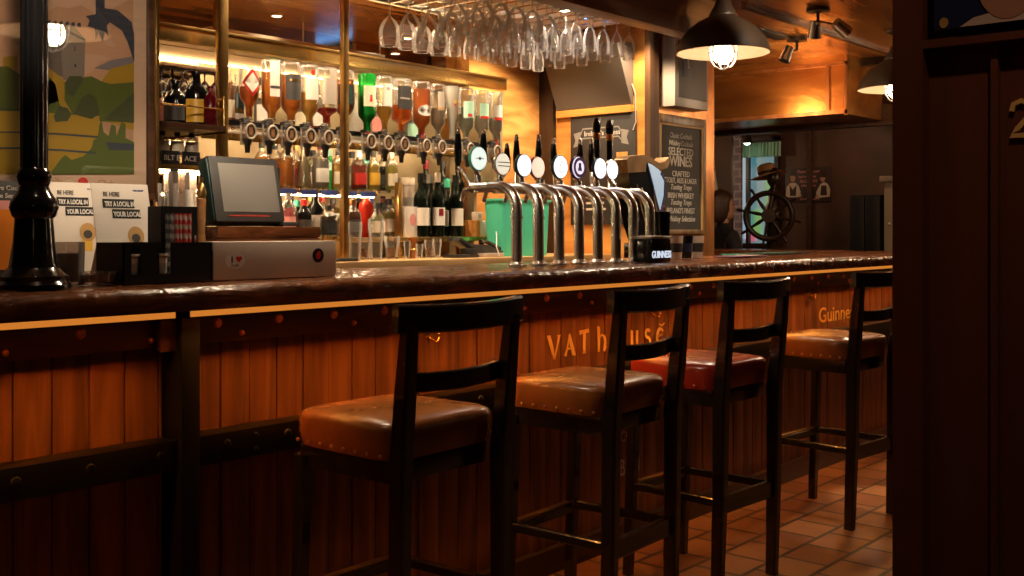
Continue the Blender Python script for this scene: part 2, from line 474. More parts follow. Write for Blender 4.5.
def arc(cx, cy, rx, ry, a, b, n=14): return [(cx+rx*math.cos(R(a+(b-a)*i/n)), cy+ry*math.sin(R(a+(b-a)*i/n))) for i in range(n+1)]
def disc2(cx, cy, rx, ry, n=28): return [(cx+rx*math.cos(2*PI*i/n), cy+ry*math.sin(2*PI*i/n)) for i in range(n)]
MB().prism(disc2(-.008, .050, .034, .046), fm, .0015).build('portrait_face', 'skin', pic)
MB().prism(arc(-.008, .058, .040, .052, -10, 190, 16)+[(-.042, .045), (-.03, .075), (0, .083), (.02, .072)], fm @ Matrix.Translation((0, 0, .0012)), .0012).build('portrait_hair', 'brown_hair', pic)
MB().prism([(-.06, .001), (-.045, .010), (-.02, .014), (.01, .014), (.026, .008), (.028, .001)], fm, .0009).build('portrait_collar', 'card_white', pic)
MB().prism([(.032, 0.005), (.15, .005), (.15, .08), (.04, .06)], fm, .001).build('red_cloth', 'red', pic)
MB().prism(disc2(-.078, .008, .005, .006), fm, .001).build('badge', 'dull_gold', pic)

# ---------------------------------------------------------------- counter
NOSE, CT, NB = 2.30, 1.115, 1.051
bt = thing('timber_counter', 'thick dark timber bar top with a rough glossy front edge', 'bar counter', (0, 0, 0))
mb = MB()
N = 900; X0, X1 = -1.6, 6.9
prof = [(.66, .0), (.66, .06), (.10, .062), (.03, .061), (.006, .054), (-.002, .040), (.0, .020), (.005, .0005), (.05, 0)]
rows = []
for i in range(N+1):
    x = X0+(X1-X0)*i/N
    row = []
    for j, (dy, dz) in enumerate(prof):
        k = 0
        if 2 <= j <= 6:
            k = (random.random()-.5)*.0045+.0012*math.sin(x*23+j)+.001*math.sin(x*61+2*j)
        kz = (random.random()-.5)*.0035 if 2 <= j <= 5 else 0
        row.append((x, NOSE+dy+k, NB+dz+kz))
    rows.append(row)
vs = [p for r_ in rows for p in r_]; n_ = len(prof)
fs = [(i*n_+j, (i+1)*n_+j, (i+1)*n_+(j+1) % n_, i*n_+(j+1) % n_) for i in range(N) for j in range(n_)]
fs += [tuple(range(n_)), tuple(N*n_+j for j in range(n_))[::-1]]
mb.add(vs, fs)
mb.build('worktop', 'bar_wood', bt, 60)
# return of the bar at the far end
rt = thing('return_counter', 'return of the bar counter under the copper bulkhead', 'bar counter', (6.35, 2.99, 0))
MB().box(0, .62, -.02, 1.2, 1.055, 1.115, .006).build('worktop', 'bar_wood', rt)
MB().box(.06, .56, 0, 1.18, 0, 1.055).build('carcass', 'post_wood', rt)
MB().box(.0, .62, 1.12, 1.2, 1.115, 1.15, .003).build('back_ledge', 'rail_wood', rt)
gm = thing('bar_mat', 'long green bar mat lying on the bar near the far end', 'bar mat', (5.35, 2.80, 1.1165))
MB().box(-.35, .45, -.055, .055, 0, .006, .002).build('mat', plain('mat_green', (.03, .22, .12), .6), gm)
MB().box(-.36, .46, -.065, -.055, 0, .009, .002).box(-.36, .46, .055, .065, 0, .009, .002).build('rim', 'black', gm)
tm = thing('bar_mat', 'short purple and pale bar towel lying beside the menu post', 'bar towel', (4.78, 2.62, 1.1165))
MB().box(-.17, .17, -.06, .06, 0, .006, .002).build('cloth', plain('towel_purple', (.18, .08, .14), .8), tm)
MB().box(.05, .13, -.06, .06, .006, .0075).build('stripe', 'card_white', tm)

# under-counter LED strips
for nm, a, b, lab in (('light_rail', -1.6, 1.432, 'amber light strip under the bar top left of the iron upright'), ('light_rail', 1.472, 6.85, 'amber light strip under the bar top right of the iron upright')):
    L = thing(nm, lab, 'light strip', (a, 2.315, NB-.0004))
    MB().box(0, b-a, 0, .006, -.0145, 0, .001).build('diffuser', 'led_amber', L)
    MB().box(.01, b-a-.01, .011, .019, -.006, -.001).build('led_tape', 'led_tape', L)
    MB().box(0, b-a, .022, .030, -.016, 0).box(-.002, 0, 0, .030, -.016, 0).box(b-a, b-a+.002, 0, .030, -.016, 0).build('channel', 'iron', L)

# ---------------------------------------------------------------- bar front
def bar_front(a, b, lab, name='bar_panelling'):
    t = thing(name, lab, 'bar front', (a, 2.40, 0))
    W = b-a
    pl = MB(); x = 0.0
    # boards with a V joint between them
    first = .092*(1-((a/.092) % 1))
    edges = [0]
    k = first
    while k < W-.01: edges.append(k); k += .092
    edges.append(W)
    for i in range(len(edges)-1):
        e0, e1 = edges[i]+.0018, edges[i+1]-.0018
        d = .0015*math.sin(i*2.3)
        pl.box(e0, e1, .06+d, .085, .0, 1.04, .0022)
    pl.box(0, W, .075, .10, 0, 1.04)
    pl.build('planks', 'plank_wood', t)
    MB().box(0, W, .02, .07, .955, 1.040, .004).build('upper_rail', 'dark_wood', t)
    MB().box(0, W, -.008, .066, .645, .722, .003).build('iron_band', 'iron', t)
    MB().box(0, W, .03, .066, .0, .09, .003).build('kick_board', 'dark_wood', t)
    return t
bfl = bar_front(-1.6, 1.485, 'boarded bar front left of the iron upright, lit amber from above')
bfr = bar_front(1.54, 6.75, 'boarded bar front behind the stools, carrying gold pub lettering')
post = thing('bar_upright', 'dark iron strap upright dividing the two runs of bar front', 'upright', (1.5125, 2.375, 0))
MB().box(-.0265, .0265, 0, .124, 0, 1.050, .003).build('strap', 'iron', post)
MB().box(-.072, -.0265, .022, .044, .945, 1.03, .003).build('bracket', 'rail_wood', post)
def stud(bm, r):
    bm.lathe([(0, -.008), (r*.5, -.0072), (r*.85, -.005), (r, 0), (r*1.15, .001)], n=14, M=Matrix(((1, 0, 0, 0), (0, 0, 1, 0), (0, 1, 0, 0), (0, 0, 0, 1))))
    return bm
big = stud(MB(), .013).build('stud', 'stud_metal', None); small = stud(MB(), .0075).build('stud', 'stud_metal', None); dark = stud(MB(), .013).build('stud', 'iron', None); dsmall = stud(MB(), .0075).build('stud', 'iron', None)
def put(src, par, x, y, z):
    o = src.copy(); COL.objects.link(o); o.parent = par; o.location = (x-par.location.x, y-par.location.y, z)
for i, x in enumerate([.885, 1.07, 1.245, 1.428]):
    put(small if i % 2 else big, bfl, x, 2.4195, .975 if i % 2 else 1.006)
    put(dark, bfl, x+.01, 2.3915, .688)
x = 1.62; i = 0
while x < 6.6:
    put(big, bfr, x, 2.4195, 1.006)
    if i % 2 == 0: put(small, bfr, x+.075, 2.4195, .975)
    if i < 14:
        put(dark, bfr, x+.01, 2.3915, .690)
        if i % 3 == 0: put(dsmall, bfr, x+.10, 2.3915, .702); put(dsmall, bfr, x+.10, 2.3915, .664)
    x += .196; i += 1
bpy.data.objects.remove(big); bpy.data.objects.remove(small); bpy.data.objects.remove(dark); bpy.data.objects.remove(dsmall)
for x in (2.43, 3.73, 5.2):
    h = MB()
    for s in (-1, 1):
        h.tube([(s*.004, 0, .012), (s*.010, -.012, .0), (s*.018, -.022, -.008), (s*.026, -.024, .002), (s*.028, -.022, .014)], .0035, 8)
    h.box(-.008, .008, -.003, .004, .0, .03, .001).sphere((.028, -.022, .015), .006, 10).sphere((-.028, -.022, .015), .006, 10)
    h.build('coat_hook', 'brass', bfr, loc=(x-1.54, .056, .897))

# gold lettering, uncial brush strokes
def brush(mb, glyph, x, y, s, M):
    for pts, w in glyph:
        mb.stroke([(x+p[0]*s, y+p[1]*s) for p in pts], [k*s*1.3 for k in w] if isinstance(w, list) else w*s*1.3, M, .0015)
G = {
 'V': [([(0, 1), (.16, .6), (.38, 0)], [.17, .17, .10]), ([(.38, 0), (.56, .5), (.70, .98)], [.08, .08, .12]), ([(-.1, 1), (.12, 1)], .06), ([(.6, .98), (.8, .98)], .06)],
 'A': [([(.28, .95), (.42, .5), (.60, .04)], [.10, .17, .17]), ([(.30, .93), (.12, .30), (0, .02)], [.08, .08, .12]), ([(.08, .30), (.48, .34)], .07), ([(.5, .03), (.72, .03)], .06)],
 'T': [([(0, .93), (.3, .96), (.68, .98)], [.16, .12, .14]), ([(.36, .95), (.34, .5), (.34, .02)], [.16, .15, .13]), ([(.24, .02), (.46, .02)], .05)],
 'h': [([(.08, 1.12), (.10, .5), (.08, 0)], [.16, .15, .12]), ([(-.03, 1.12), (.1, 1.12)], .06), (arc(.34, .42, .25, .32, 150, -20)+[(.56, .18), (.50, .0)], [.07]*8+[.12]*7+[.16, .10])],
 'o': [(arc(.32, .40, .27, .38, 0, 360, 24), .13)],
 'u': [([(.02, .85), (.10, .82), (.10, .4), (.13, .14)], [.06, .15, .15, .13]), (arc(.32, .2, .2, .16, 190, 340), .08), ([(.54, .84), (.53, .4), (.55, .04)], [.13, .14, .13]), ([(.5, .04), (.68, .08)], .06)],
 's': [(arc(.28, .64, .20, .18, 30, 250)+arc(.26, .24, .22, .22, 70, -160), .12)],
 'e': [(arc(.34, .42, .29, .40, 40, 330, 20), [.08]*4+[.15]*12+[.08]*5), ([(.06, .46), (.5, .52)], .08)],
}
MV = FACE(3.05-1.54, .0565, .7745, '-y')
lt = MB(); s = .082
for ch, xx, dy in (('V', 0, 0), ('A', .098, .004), ('T', .185, .006), ('h', .30, .003), ('o', .41, 0), ('u', .525, -.004), ('s', .625, -.006), ('e', .715, -.008)):
    brush(lt, G[ch], xx, dy, s*1.05, MV)
lt.stroke([(.735, .082), (.755, .075), (.775, .084)], .006, MV, .0015)
lt.build('pub_name_lettering', 'gold_paint', bfr, 0)
text('brand_lettering', 'Guinness', .112, FACE(5.31-1.54, .0565, .762, '-y'), 'gold_paint', bfr, 'LEFT', sx=1.22, bold=.001)
text('lower_lettering', 'JACOB', .06, FACE(3.535-1.54, .0565, .405, '-y'), 'pale_paint', bfr, sx=.9)
text('lower_lettering', 'DUBLIN', .095, FACE(3.52-1.54, .0565, .27, '-y'), 'pale_paint', bfr, sx=.72)

# ---------------------------------------------------------------- bar stools
def make_stool(leather, label, group):
    t = thing('bar_stool', label, 'bar stool', (0, 0, 0), 0, group)
    # seat cushion, waterfall front; local +Y faces the bar
    n = 20; vs = []; fs = []
    def outline(s, z, k):
        return [((.205-s)*sx_, yy, z) for sx_, yy in k]
    import itertools
    def ring(grow, z, dome=0):
        pts = []
        for i in range(48):
            a = 2*PI*i/48
            q = 1/((abs(math.cos(a))**7+abs(math.sin(a))**7)**(1/7))
            x = q*math.cos(a); y = q*math.sin(a)
            w = (.191+grow)*(1-.03*y); d = .188+grow
            pts.append((x*w, y*d, z-dome*(x*x*.35)))
        return pts
    rings = [ring(-.010, .700), ring(-.002, .703), ring(.004, .735), ring(.004, .772), ring(-.001, .784), ring(-.010, .790), ring(-.04, .796), ring(-.09, .802), ring(-.14, .805)]
    for r_ in rings: vs += r_
    m = 48
    for j in range(len(rings)-1):
        for i in range(m): fs.append((j*m+i, j*m+(i+1) % m, (j+1)*m+(i+1) % m, (j+1)*m+i))
    fs.append(tuple(range(m))[::-1]); fs.append(tuple((len(rings)-1)*m+i for i in range(m)))
    seat = MB().add(vs, fs).build('seat', leather, t, 50)
    tk = None
    for s_ in (-1, 1):
        for i in range(8):
            if tk is None: tk = q_ = MB().sphere((0, 0, 0), .0048, 8).build('tack', 'stud_metal', seat)
            else: q_ = tk.copy(); COL.objects.link(q_)
            q_.location = (s_*(.1945-.0315*(-.165+i*.047)), -.158+i*.045, .716)
    MB().box(-.174, .174, -.168, .168, .645, .701, .004).build('seat_frame', 'stool_wood', t)
    for s_ in (-1, 1):
        # rear leg runs up into the back post
        MB().bar([(s_*.185, -.195, 0), (s_*.182, -.205, .33), (s_*.180, -.208, .68), (s_*.183, -.225, .86), (s_*.186, -.243, 1.035)], [.034, .038, .042, .042, .034], [.040, .045, .050, .046, .034], (1, 0, 0)).build('leg', 'stool_wood', t)
        MB().bar([(s_*.175, .185, 0), (s_*.172, .172, .33), (s_*.168, .158, .676)], [.034, .037, .040], [.034, .037, .040], (1, 0, 0)).build('leg', 'stool_wood', t)
    def curved(z, h, th, half, y0, bow, name, crown=0):
        mb = MB(); pts = []
        for i in range(17):
            k = -1+i/8
            pts.append((k*half, y0-bow*(1-k*k), z+crown*(k*k)))
        mb.bar(pts, h, th)
        return mb.build(name, 'stool_wood', t, 30)
    curved(1.040, .066, .030, .222, -.232, .030, 'top_rail', .006)
    curved(.886, .046, .020, .168, -.205, .028, 'back_slat', .004)
    for s_ in (-1, 1):
        MB().bar([(s_*.1785, -.185, .325), (s_*.1735, .155, .325)], .028, .022).build('stretcher', 'stool_wood', t)
    MB().bar([(-.165, -.2015, .315), (.165, -.2015, .315)], .06, .022).build('stretcher', 'stool_wood', t)
    MB().bar([(-.155, .172, .315), (.155, .172, .315)], .034, .024).build('stretcher', 'stool_wood', t)
    fr = MB().box(-.155, .155, .163, .186, .3325, .3365, .001).build('foot_plate', 'old_brass', t)
    return t
GS = 'bar stools along the counter'
s1 = make_stool('tan_leather', 'dark wooden bar stool with tan seat nearest the iron upright', GS)
s1.location = (1.902, 2.045, 0); s1.rotation_euler.z = R(1)
s2 = copy_tree(s1); s2.location = (2.71, 2.03, 0); s2.rotation_euler.z = R(3)
s2['label'] = 'tan-seated dark bar stool standing in front of the large gold pub lettering'
s3 = make_stool('red_leather', 'dark wooden bar stool with the red leather seat', GS)
s3.location = (3.385, 2.03, 0); s3.rotation_euler.z = R(-2)
s4 = copy_tree(s1); s4.location = (4.50, 2.03, 0); s4.rotation_euler.z = R(-5)
s4['label'] = 'farthest dark bar stool, tan seat, partly hidden behind the near partition'
# ---------------------------------------------------------------- things on the bar
# cast iron column at the left
cc = thing('cast_iron_column', 'black cast-iron column standing on the bar in front of the framed poster', 'column', (1.144, 2.44, CT+.001))
MB().lathe([(0, 0), (.080, 0), (.080, .010), (.073, .018), (.076, .028), (.064, .038), (.056, .048), (.0, .048)], n=28).build('base', 'black_gloss', cc)
MB().lathe([(.0, .048), (.053, .048), (.048, .062), (.044, .12), (.041, .160), (.047, .166), (.053, .185), (.050, .200), (.043, .212), (.036, .222), (.031, .236), (.034, .241), (.038, .256), (.035, .268), (.030, .276), (0, .276)], n=28).build('pedestal', 'black_gloss', cc)
fl_ = MB(); n = 16; vs = []; fs = []
for z in (.276, CZ-CT-.03):
    for i in range(64):
        a = 2*PI*i/64; r = .0300-.002*(1+math.cos(16*a))/2
        vs.append((r*math.cos(a), r*math.sin(a), z))
for i in range(64): fs.append((i, (i+1) % 64, 64+(i+1) % 64, 64+i))
fl_.add(vs, fs).build('shaft', 'black_gloss', cc)
MB().lathe([(.031, 1.16), (.05, 1.20), (.06, 1.24), (.06, CZ-CT-.002), (0, CZ-CT-.002)], n=24).build('capital', 'black_gloss', cc)

# framed travel-poster style print on the partition
PY = 3.30
struct('wall_partition', MB().box(-.2, at(158, 100, PY-.03).x, PY, PY+.10, 0, CZ), 'wall_brown')
fp = thing('framed_poster', 'large framed landscape print of a grey tower behind the iron column', 'framed print', (1.3, PY, 1.33))
def pp(u, v): q = at(u, v, PY-.03); return (q.x-1.3, q.z-1.33)
xr = at(158, 100, PY-.03).x-1.3; xr2 = at(147.5, 100, PY-.03).x-1.3; xl = at(-64, 100, PY-.03).x-1.3-.05
zb = at(150, 194, PY-.03).z-1.33; zt = .98
MB().box(xl, xr, -.02, -.002, zb, zt).build('backing', 'black', fp)
MB().box(xl-.01, xr, -.035, -.006, zb-.02, zb, .002).box(xl-.01, xl+.01, -.035, -.006, zb, zt, .002).box(xr2, xr-.012, -.035, -.006, zb, zt, .002).box(xl, xr, -.035, -.006, zt-.02, zt, .002).build('frame', 'rail_wood', fp)
MB().box(xr-.014, xr, -.040, -.006, zb-.02, zt, .002).build('gilt_edge', 'old_brass', fp)
MP = FACE(0, -.0205, 0)
MB().box(xl+.01, xr2, -.0225, -.0205, zb, zt-.02).build('mount', 'mount_tan', fp)
pl0 = pp(134.5, 174); 
def layer(name, mat, polys, off):
    mb = MB()
    M = FACE(0, -.0226-off, 0)
    for p in polys: mb.prism([pp(u, v) for u, v in p], M, .0006)
    return mb.build(name, mat, fp, 0)
zt_ = -70
layer('print_sky', 'print_sky', [[(-58, 174), (134.5, 174), (134.5, zt_), (-58, zt_)]], 0)
layer('print_clouds', 'print_pink', [
  [(47, 12), (58, 6), (70, 8), (82, 5), (92, 10), (97, 16), (134, -2), (134, -40), (47, -40)],
  [(84, 53), (100, 55), (113, 58), (100, 62), (92, 72), (84, 76)],
  [(-20, 35), (10, 36), (22, 30), (22, 24), (16, 22), (0, 30), (-20, 30)],
  [(100, 34), (112, 40), (117, 43), (114, 47), (106, 44)]], .0008)
layer('print_mauve_hill', 'print_mauve', [[(95, 68), (112, 60), (134.5, 56), (134.5, 64), (110, 70)]], .0012)
layer('print_yellow_trees', 'print_yellow', [[(103, 80), (112, 68), (134.5, 63), (134.5, 130), (103, 120)], [(47, 66), (62, 78), (72, 92), (72, 120), (47, 120)], [(4, 57), (18, 55), (18, 110), (2, 110)]], .0016)
layer('print_tower', 'print_grey', [[(47, 24), (66, 24), (66, 78), (47, 70)]], .0020)
layer('print_tower', 'print_grey_light', [[(66, 24), (74, 25), (86, 39), (85, 80), (64, 80), (62, 55), (66, 38)]], .0022)
bt_ = []
for k in range(6): bt_.append([(48+k*6, 21+k*.5), (51+k*6, 19.5+k*.5), (52+k*6, 24.5+k*.5), (48+k*6, 24.5+k*.5)])
bt_ += [[(71, 31), (86, 39), (86, 41), (71, 34)], [(75, 46), (76, 46), (76, 51), (75, 51)], [(75, 64), (77, 64), (77, 67), (75, 67)]]
layer('print_battlements', 'print_navy', bt_, .0026)
layer('print_hill', 'print_green', [
  [(47, 82), (57, 78), (66, 82), (80, 78), (92, 76), (104, 82), (112, 84), (134.5, 82), (134.5, 122), (47, 120)],
  [(-58, 70), (8, 66), (20, 74), (20, 112), (-58, 112)], [(47, 70), (54, 74), (60, 84), (66, 92), (60, 100), (47, 106)]], .0030)
layer('print_yellow_tree', 'print_yellow', [[(47, 66), (60, 76), (65, 82), (65, 100), (72, 112), (70, 116), (60, 104), (56, 84), (47, 74)], [(112, 76), (120, 66), (134.5, 64), (134.5, 82), (120, 82), (112, 84)]], .0034)
layer('print_field', 'print_yellow', [[(-58, 109), (20, 109), (60, 114), (100, 116), (100, 138), (134.5, 142), (134.5, 174), (-58, 174)]], .0036)
layer('print_bushes', 'print_dark_green', [
  [(54, 116), (60, 106), (68, 108), (72, 114), (68, 121), (56, 122)],
  [(74, 114), (82, 98), (90, 93), (97, 98), (100, 114), (92, 119)], [(104, 119), (122, 104), (134.5, 92), (134.5, 123)],
  [(66, 82), (70, 76), (82, 76), (84, 80), (74, 96), (67, 94)],
  [(-58, 106), (20, 108), (20, 111), (-58, 110)]], .0040)
layer('print_foreground', 'print_green', [
  [(98, 138), (100, 124), (102, 120), (104, 132), (109, 136), (112, 124), (116, 126), (117, 136), (122, 122), (126, 124), (126, 138), (134.5, 142), (134.5, 174), (50, 174), (56, 166), (62, 158), (66, 155), (72, 160), (84, 156), (92, 148), (94, 140)]], .0044)
layer('print_rails', 'print_navy', [[(-58, 131), (20, 131.5), (60, 133), (98, 136), (98, 138), (60, 135), (20, 133), (-58, 132.5)], [(-58, 148), (20, 147), (60, 149), (96, 152), (96, 154), (60, 151), (20, 149), (-58, 150)], [(106, 142), (134.5, 144), (134.5, 150), (110, 150)]], .0048)
nb = [[(95, -70), (104, -70), (105, 8), (118, 10), (132, 22), (134.5, 34), (134.5, 62), (128, 42), (122, 30), (110, 22), (107, 26), (109, 36), (105, 32), (103, 42), (99, 32), (96, 40), (95, 28), (88, 26), (90, 20), (86, 16), (96, 14)]]
layer('print_bough', 'print_navy', nb, .0052)
q = pp(52, 184)
text('caption', 'alla', .030, FACE(q[0], -.0235, q[1]), 'dull_gold', fp, 'LEFT')
text('caption', 'Club', .030, FACE(q[0]+.155, -.0235, q[1]-.001), 'dull_gold', fp, 'LEFT')
MB().prism(disc2(q[0]+.105, q[1]+.011, .016, .014), FACE(0, -.0232, 0), .0006).build('caption_spot', 'red', fp)
MB().box(xl+.01, xr2, -.0325, -.031, zb, zt-.02).build('glazing', 'poster_glass', fp)

# leaflets
def leaflet(label, u0, u1, vt, vb, y, tilt, rz, top=None):
    p0 = at(u0, vb, y); p1 = at(u1, vb, y)
    w = (p1-p0).length; h = at(u0, vt, y).z-p0.z
    t = thing('table_leaflet', label, 'leaflet', (p0.x, y, CT+.002), R(rz))
    h = at((u0+u1)/2, vt, y).z-CT
    sl = math.tan(R(tilt))
    M = Matrix(((1, 0, 0, 0), (0, sl, -1, 0), (0, 1, sl, 0), (0, 0, 0, 1)))
    MB().prism([(0, 0), (w, 0), (w, h), (0, h)], M @ Matrix.Translation((0, 0, -.002)), .002).build('card', 'paper', t)
    MB().bar([(w/2, h*sl*.85+.003, h*.85), (w/2, h*sl*.85+.10, .0)], .08, .002, (1, 0, 0)).build('easel_back', 'paper', t)
    k = w/.157
    def P(x, y_, o=.0006): return M @ Matrix.Translation((x*k, h-y_*k, o))
    bx = MB()
    bx.prism([(0, -.024), (.093, -.024), (.093, 0), (0, 0)], P(.026, .040), .0006)
    bx.prism([(0, -.024), (.083, -.024), (.083, 0), (0, 0)], P(.049, .066), .0006)
    bx.build('title_bars', 'black', t)
    text('title', 'TRY A LOCAL IN', .0175*k, P(.072, .0585, .0014), 'white', t, sx=.62, bold=.0006)
    text('title', 'YOUR LOCAL', .0175*k, P(.090, .0845, .0014), 'white', t, sx=.70, bold=.0006)
    text('heading', 'BE HERE', .0165*k, P(.052, .033, .0008), 'charcoal', t, sx=.75)
    text('web_line', 'try a local', .007*k, P(.128, .018, .0008), 'blue', t)
    # printed beer glass
    g = MB(); g.prism([(-.013, 0), (.013, 0), (.017, .055), (-.017, .055)], P(.105, .185, .0006), .0005); g.build('printed_beer', 'yellow', t)
    g = MB(); g.prism(disc2(0, 0, .024, .026, 24), P(.108, .134, .0009), .0004); g.build('printed_glow', 'dull_gold', t)
    g = MB(); g.prism(disc2(0, 0, .013, .012, 20), P(.107, .140, .0014), .0004); g.build('printed_emblem', 'charcoal', t)
    return t
leaflet('white leaflet card standing behind the glass tumbler, right of the iron column', 52, 108, 183, 268, 2.86, 8, 0)
lf = leaflet('white leaflet card leaning beside the black napkin caddy', 101, 158, 184, 268, 2.70, 12, 0)
# dark spine of card edge between the two leaflets
# orange leaflet at the far left
p0 = at(-26, 268, 2.80); p1 = at(24, 268, 2.80); W = (p1-p0).length; H = at(0, 181, 2.8).z-CT
t = thing('drinks_flyer', 'dark flyer with an orange drink standing left of the iron column', 'flyer', (p0.x, 2.80, CT+.002))
MB().box(0, W, 0, .004, 0, H, .001).build('card', 'charcoal', t)
MB().bar([(W/2, .006, H*.8), (W/2, .09, 0)], .08, .002, (1, 0, 0)).build('easel_back', 'charcoal', t)
g = MB(); g.prism([(W*.50, .03), (W*.66, .03), (W*.88, H-.075), (W*.40, H-.075)], FACE(0, -.0002, 0), .0008); g.build('printed_drink', 'orange', t)
g = MB(); g.prism([(W*.38, H-.075), (W*.90, H-.075), (W*.90, H-.052), (W*.38, H-.052)], FACE(0, -.0002, 0), .0008); g.build('printed_foam', 'pink', t)
text('printed_text', 'Pure Cool', .017, FACE(W*.62, -.001, H-.025), 'paper', t)
text('printed_text', 'le Sept', .017, FACE(W*.66, -.001, H-.045), 'paper', t)

# tumbler and clear dish
def put_at(u, v, y=None): return atz(u, v, CT)
g = thing('glass_tumbler', 'clear straight tumbler of coins of paper in front of the leaflet', 'tumbler', (at(68, 276, 2.52).x, 2.52, CT+.001))
g['label'] = 'clear glass tumbler standing right of the iron column base'
MB().lathe([(0, 0), (.036, 0), (.039, .105), (.0375, .105), (.0345, .008), (0, .008)], n=28).build('glass_body', 'clear_plastic', g)
MB().lathe([(0, .009), (.033, .009), (.035, .078), (0, .080)], n=24).build('contents', tinted('dim_contents', (.40, .31, .25), .35), g)
g = thing('glass_dish', 'low clear ashtray-like dish beside the glass tumbler', 'dish', (at(97, 279, 2.50).x, 2.50, CT+.001))
g['label'] = 'low clear glass dish between the tumbler and the napkin caddy'
MB().lathe([(0, 0), (.043, 0), (.050, .032), (.046, .032), (.040, .007), (0, .007)], n=28).build('glass_body', 'clear_plastic', g)
MB().lathe([(0, .0075), (.038, .0075), (.043, .026), (0, .027)], n=24).build('contents', 'dim_contents', g)

# black caddy with straws and paper cups
y = 2.44
xa, xb = at(123, 280, y).x, at(212, 280, y).x
cd = thing('bar_caddy', 'black bar caddy holding striped straws and paper cups', 'caddy', (xa, y, CT+.001))
W = xb-xa; zf = at(150, 243, y).z-CT; zbk = at(185, 207, y+.06).z-CT
TX0, TX1 = at(161, 240, y+.06).x-xa, min(at(207, 240, y+.06).x-xa, W-.005)
mb = MB(); th = .004
mb.box(0, W, 0, .13, 0, th).box(0, W, .126, .13, th, zf)
mb.box(0, th, 0, .13, th, zf).box(W-th, W, 0, .13, th, zf)
for a, b in ((0, .022), (.050, .098), (.132, W)): mb.box(a, b, 0, th, th, zf)
mb.box(.022, .050, 0, th, th, zf*.22).box(.098, .132, 0, th, th, zf*.22)
mb.box(.074, .074+th, th, .126, th, zf)
mb.build('tray', 'black', cd)
mb = MB()
mb.box(TX0, TX1, .060, .064, th, zbk).box(TX0, TX1, .120, .124, th, zbk).box(TX0, TX0+.004, .064, .120, th, zbk).box(TX1-.004, TX1, .064, .120, th, zbk)
mb.build('tall_bin', 'black', cd)
for i, (cx, nm) in enumerate(((.036, 'paper cup in the open slot of the caddy by the leaflet'), (.115, 'paper cup in the open slot of the caddy under the straws'))):
    c = thing('paper_cup', nm, 'cup', (xa+cx, y+.028, CT+.0055), 0, 'paper cups in the caddy')
    MB().lathe([(0, 0), (.016, 0), (.0205, .062), (.0225, .064), (.0225, .069), (.0195, .069), (.0155, .004), (0, .004)], n=22).build('cup_wall', 'card_white', c)
    MB().lathe([(.0181, .020), (.0199, .045)], n=22).build('printed_band', 'grey_box', c)
def stripes(name, a, b):
    m, nt, o = nmat(name); p = nt.nodes.new('ShaderNodeBsdfPrincipled'); nt.links.new(p.outputs[0], o.inputs[0])
    tc = nt.nodes.new('ShaderNodeTexCoord'); w = nt.nodes.new('ShaderNodeTexWave'); w.wave_type = 'BANDS'; w.bands_direction = 'DIAGONAL'
    w.inputs['Scale'].default_value = 26; w.inputs['Distortion'].default_value = 0
    nt.links.new(tc.outputs['Object'], w.inputs['Vector'])
    r = nt.nodes.new('ShaderNodeValToRGB'); r.color_ramp.interpolation = 'CONSTANT'; r.color_ramp.elements[1].position = .5
    r.color_ramp.elements[0].color = rgba(a); r.color_ramp.elements[1].color = rgba(b)
    nt.links.new(w.outputs['Fac'], r.inputs[0]); nt.links.new(r.outputs[0], p.inputs['Base Color']); p.inputs['Roughness'].default_value = .6
stripes('straw_red', (.62, .05, .04), (.62, .48, .42)); stripes('straw_grey', (.10, .11, .12), (.42, .38, .35))
zs = at(180, 208, y+.045).z-CT; SX0 = at(168, 230, y+.04).x
strawsrc = {}
for i in range(12):
    k = i % 6; row = i//6
    mt = 'straw_grey' if k < 2 else 'straw_red'
    lab = ('grey and white striped paper straw standing upright in the bar caddy' if k < 2 else 'red and white striped paper straw standing upright in the bar caddy')
    if mt not in strawsrc:
        strawsrc[mt] = MB().lathe([(.0045, 0), (.0045, zs-.02), (.0036, zs-.02), (.0036, 0), (.0045, 0)], n=10).build('paper_straw', mt)
        s_ = strawsrc[mt]
    else:
        s_ = strawsrc[mt].copy(); COL.objects.link(s_)
    s_.location = (SX0+.004+k*.0112, y+.036+row*.011, CT+.0055); s_.rotation_euler = (R(-2), R(random.uniform(-2, 2)), 0)
    tag(s_, lab, 'straw', ('grey' if k < 2 else 'red')+' striped straws in the caddy')
s_ = MB().lathe([(.0022, 0), (.0022, .115), (0, .115)], n=8).build('cocktail_stirrer', 'straw_red', loc=(at(196, 230, y+.045).x, y+.048, CT+.0055)); tag(s_, 'thin striped stirrer standing right of the straws in the caddy', 'stirrer')

# white menu-box screen in front of the till
y = 2.45
xa, xb = at(213, 275, y).x, at(336, 270, y).x
H = at(275, 241.5, y).z-CT
wb = thing('white_box', 'long white counter box with two round stickers in front of the till', 'box', (xa, y, CT+.0005))
MB().box(0, xb-xa, 0, .09, 0, H, .003).build('box_body', 'card_white', wb)
c = at(235, 261, y); cx, cz = c.x-xa, c.z-CT
MB().prism(disc2(cx, cz, .0315, .022, 32), FACE(0, -.0003, 0), .0008).build('heart_sticker', 'paper', wb)
st = text('sticker_letter', 'I', .022, FACE(cx-.010, -.0012, cz-.004), 'black', wb, bold=.0008)
hp = [(0, -.011)]+[(.0095*((math.sin(a)**3)), .0095*(.8125*math.cos(a)-.3125*math.cos(2*a)-.125*math.cos(3*a)-.0625*math.cos(4*a))) for a in [PI-2*PI*i/30 for i in range(1, 30)]]
MB().prism([(cx+.012+p[0], cz+.005+p[1]) for p in hp], FACE(0, -.0012, 0), .0006).build('sticker_heart', 'red', wb)
text('sticker_word', 'CORK', .009, FACE(cx, -.0012, cz-.015), 'grey_box', wb)
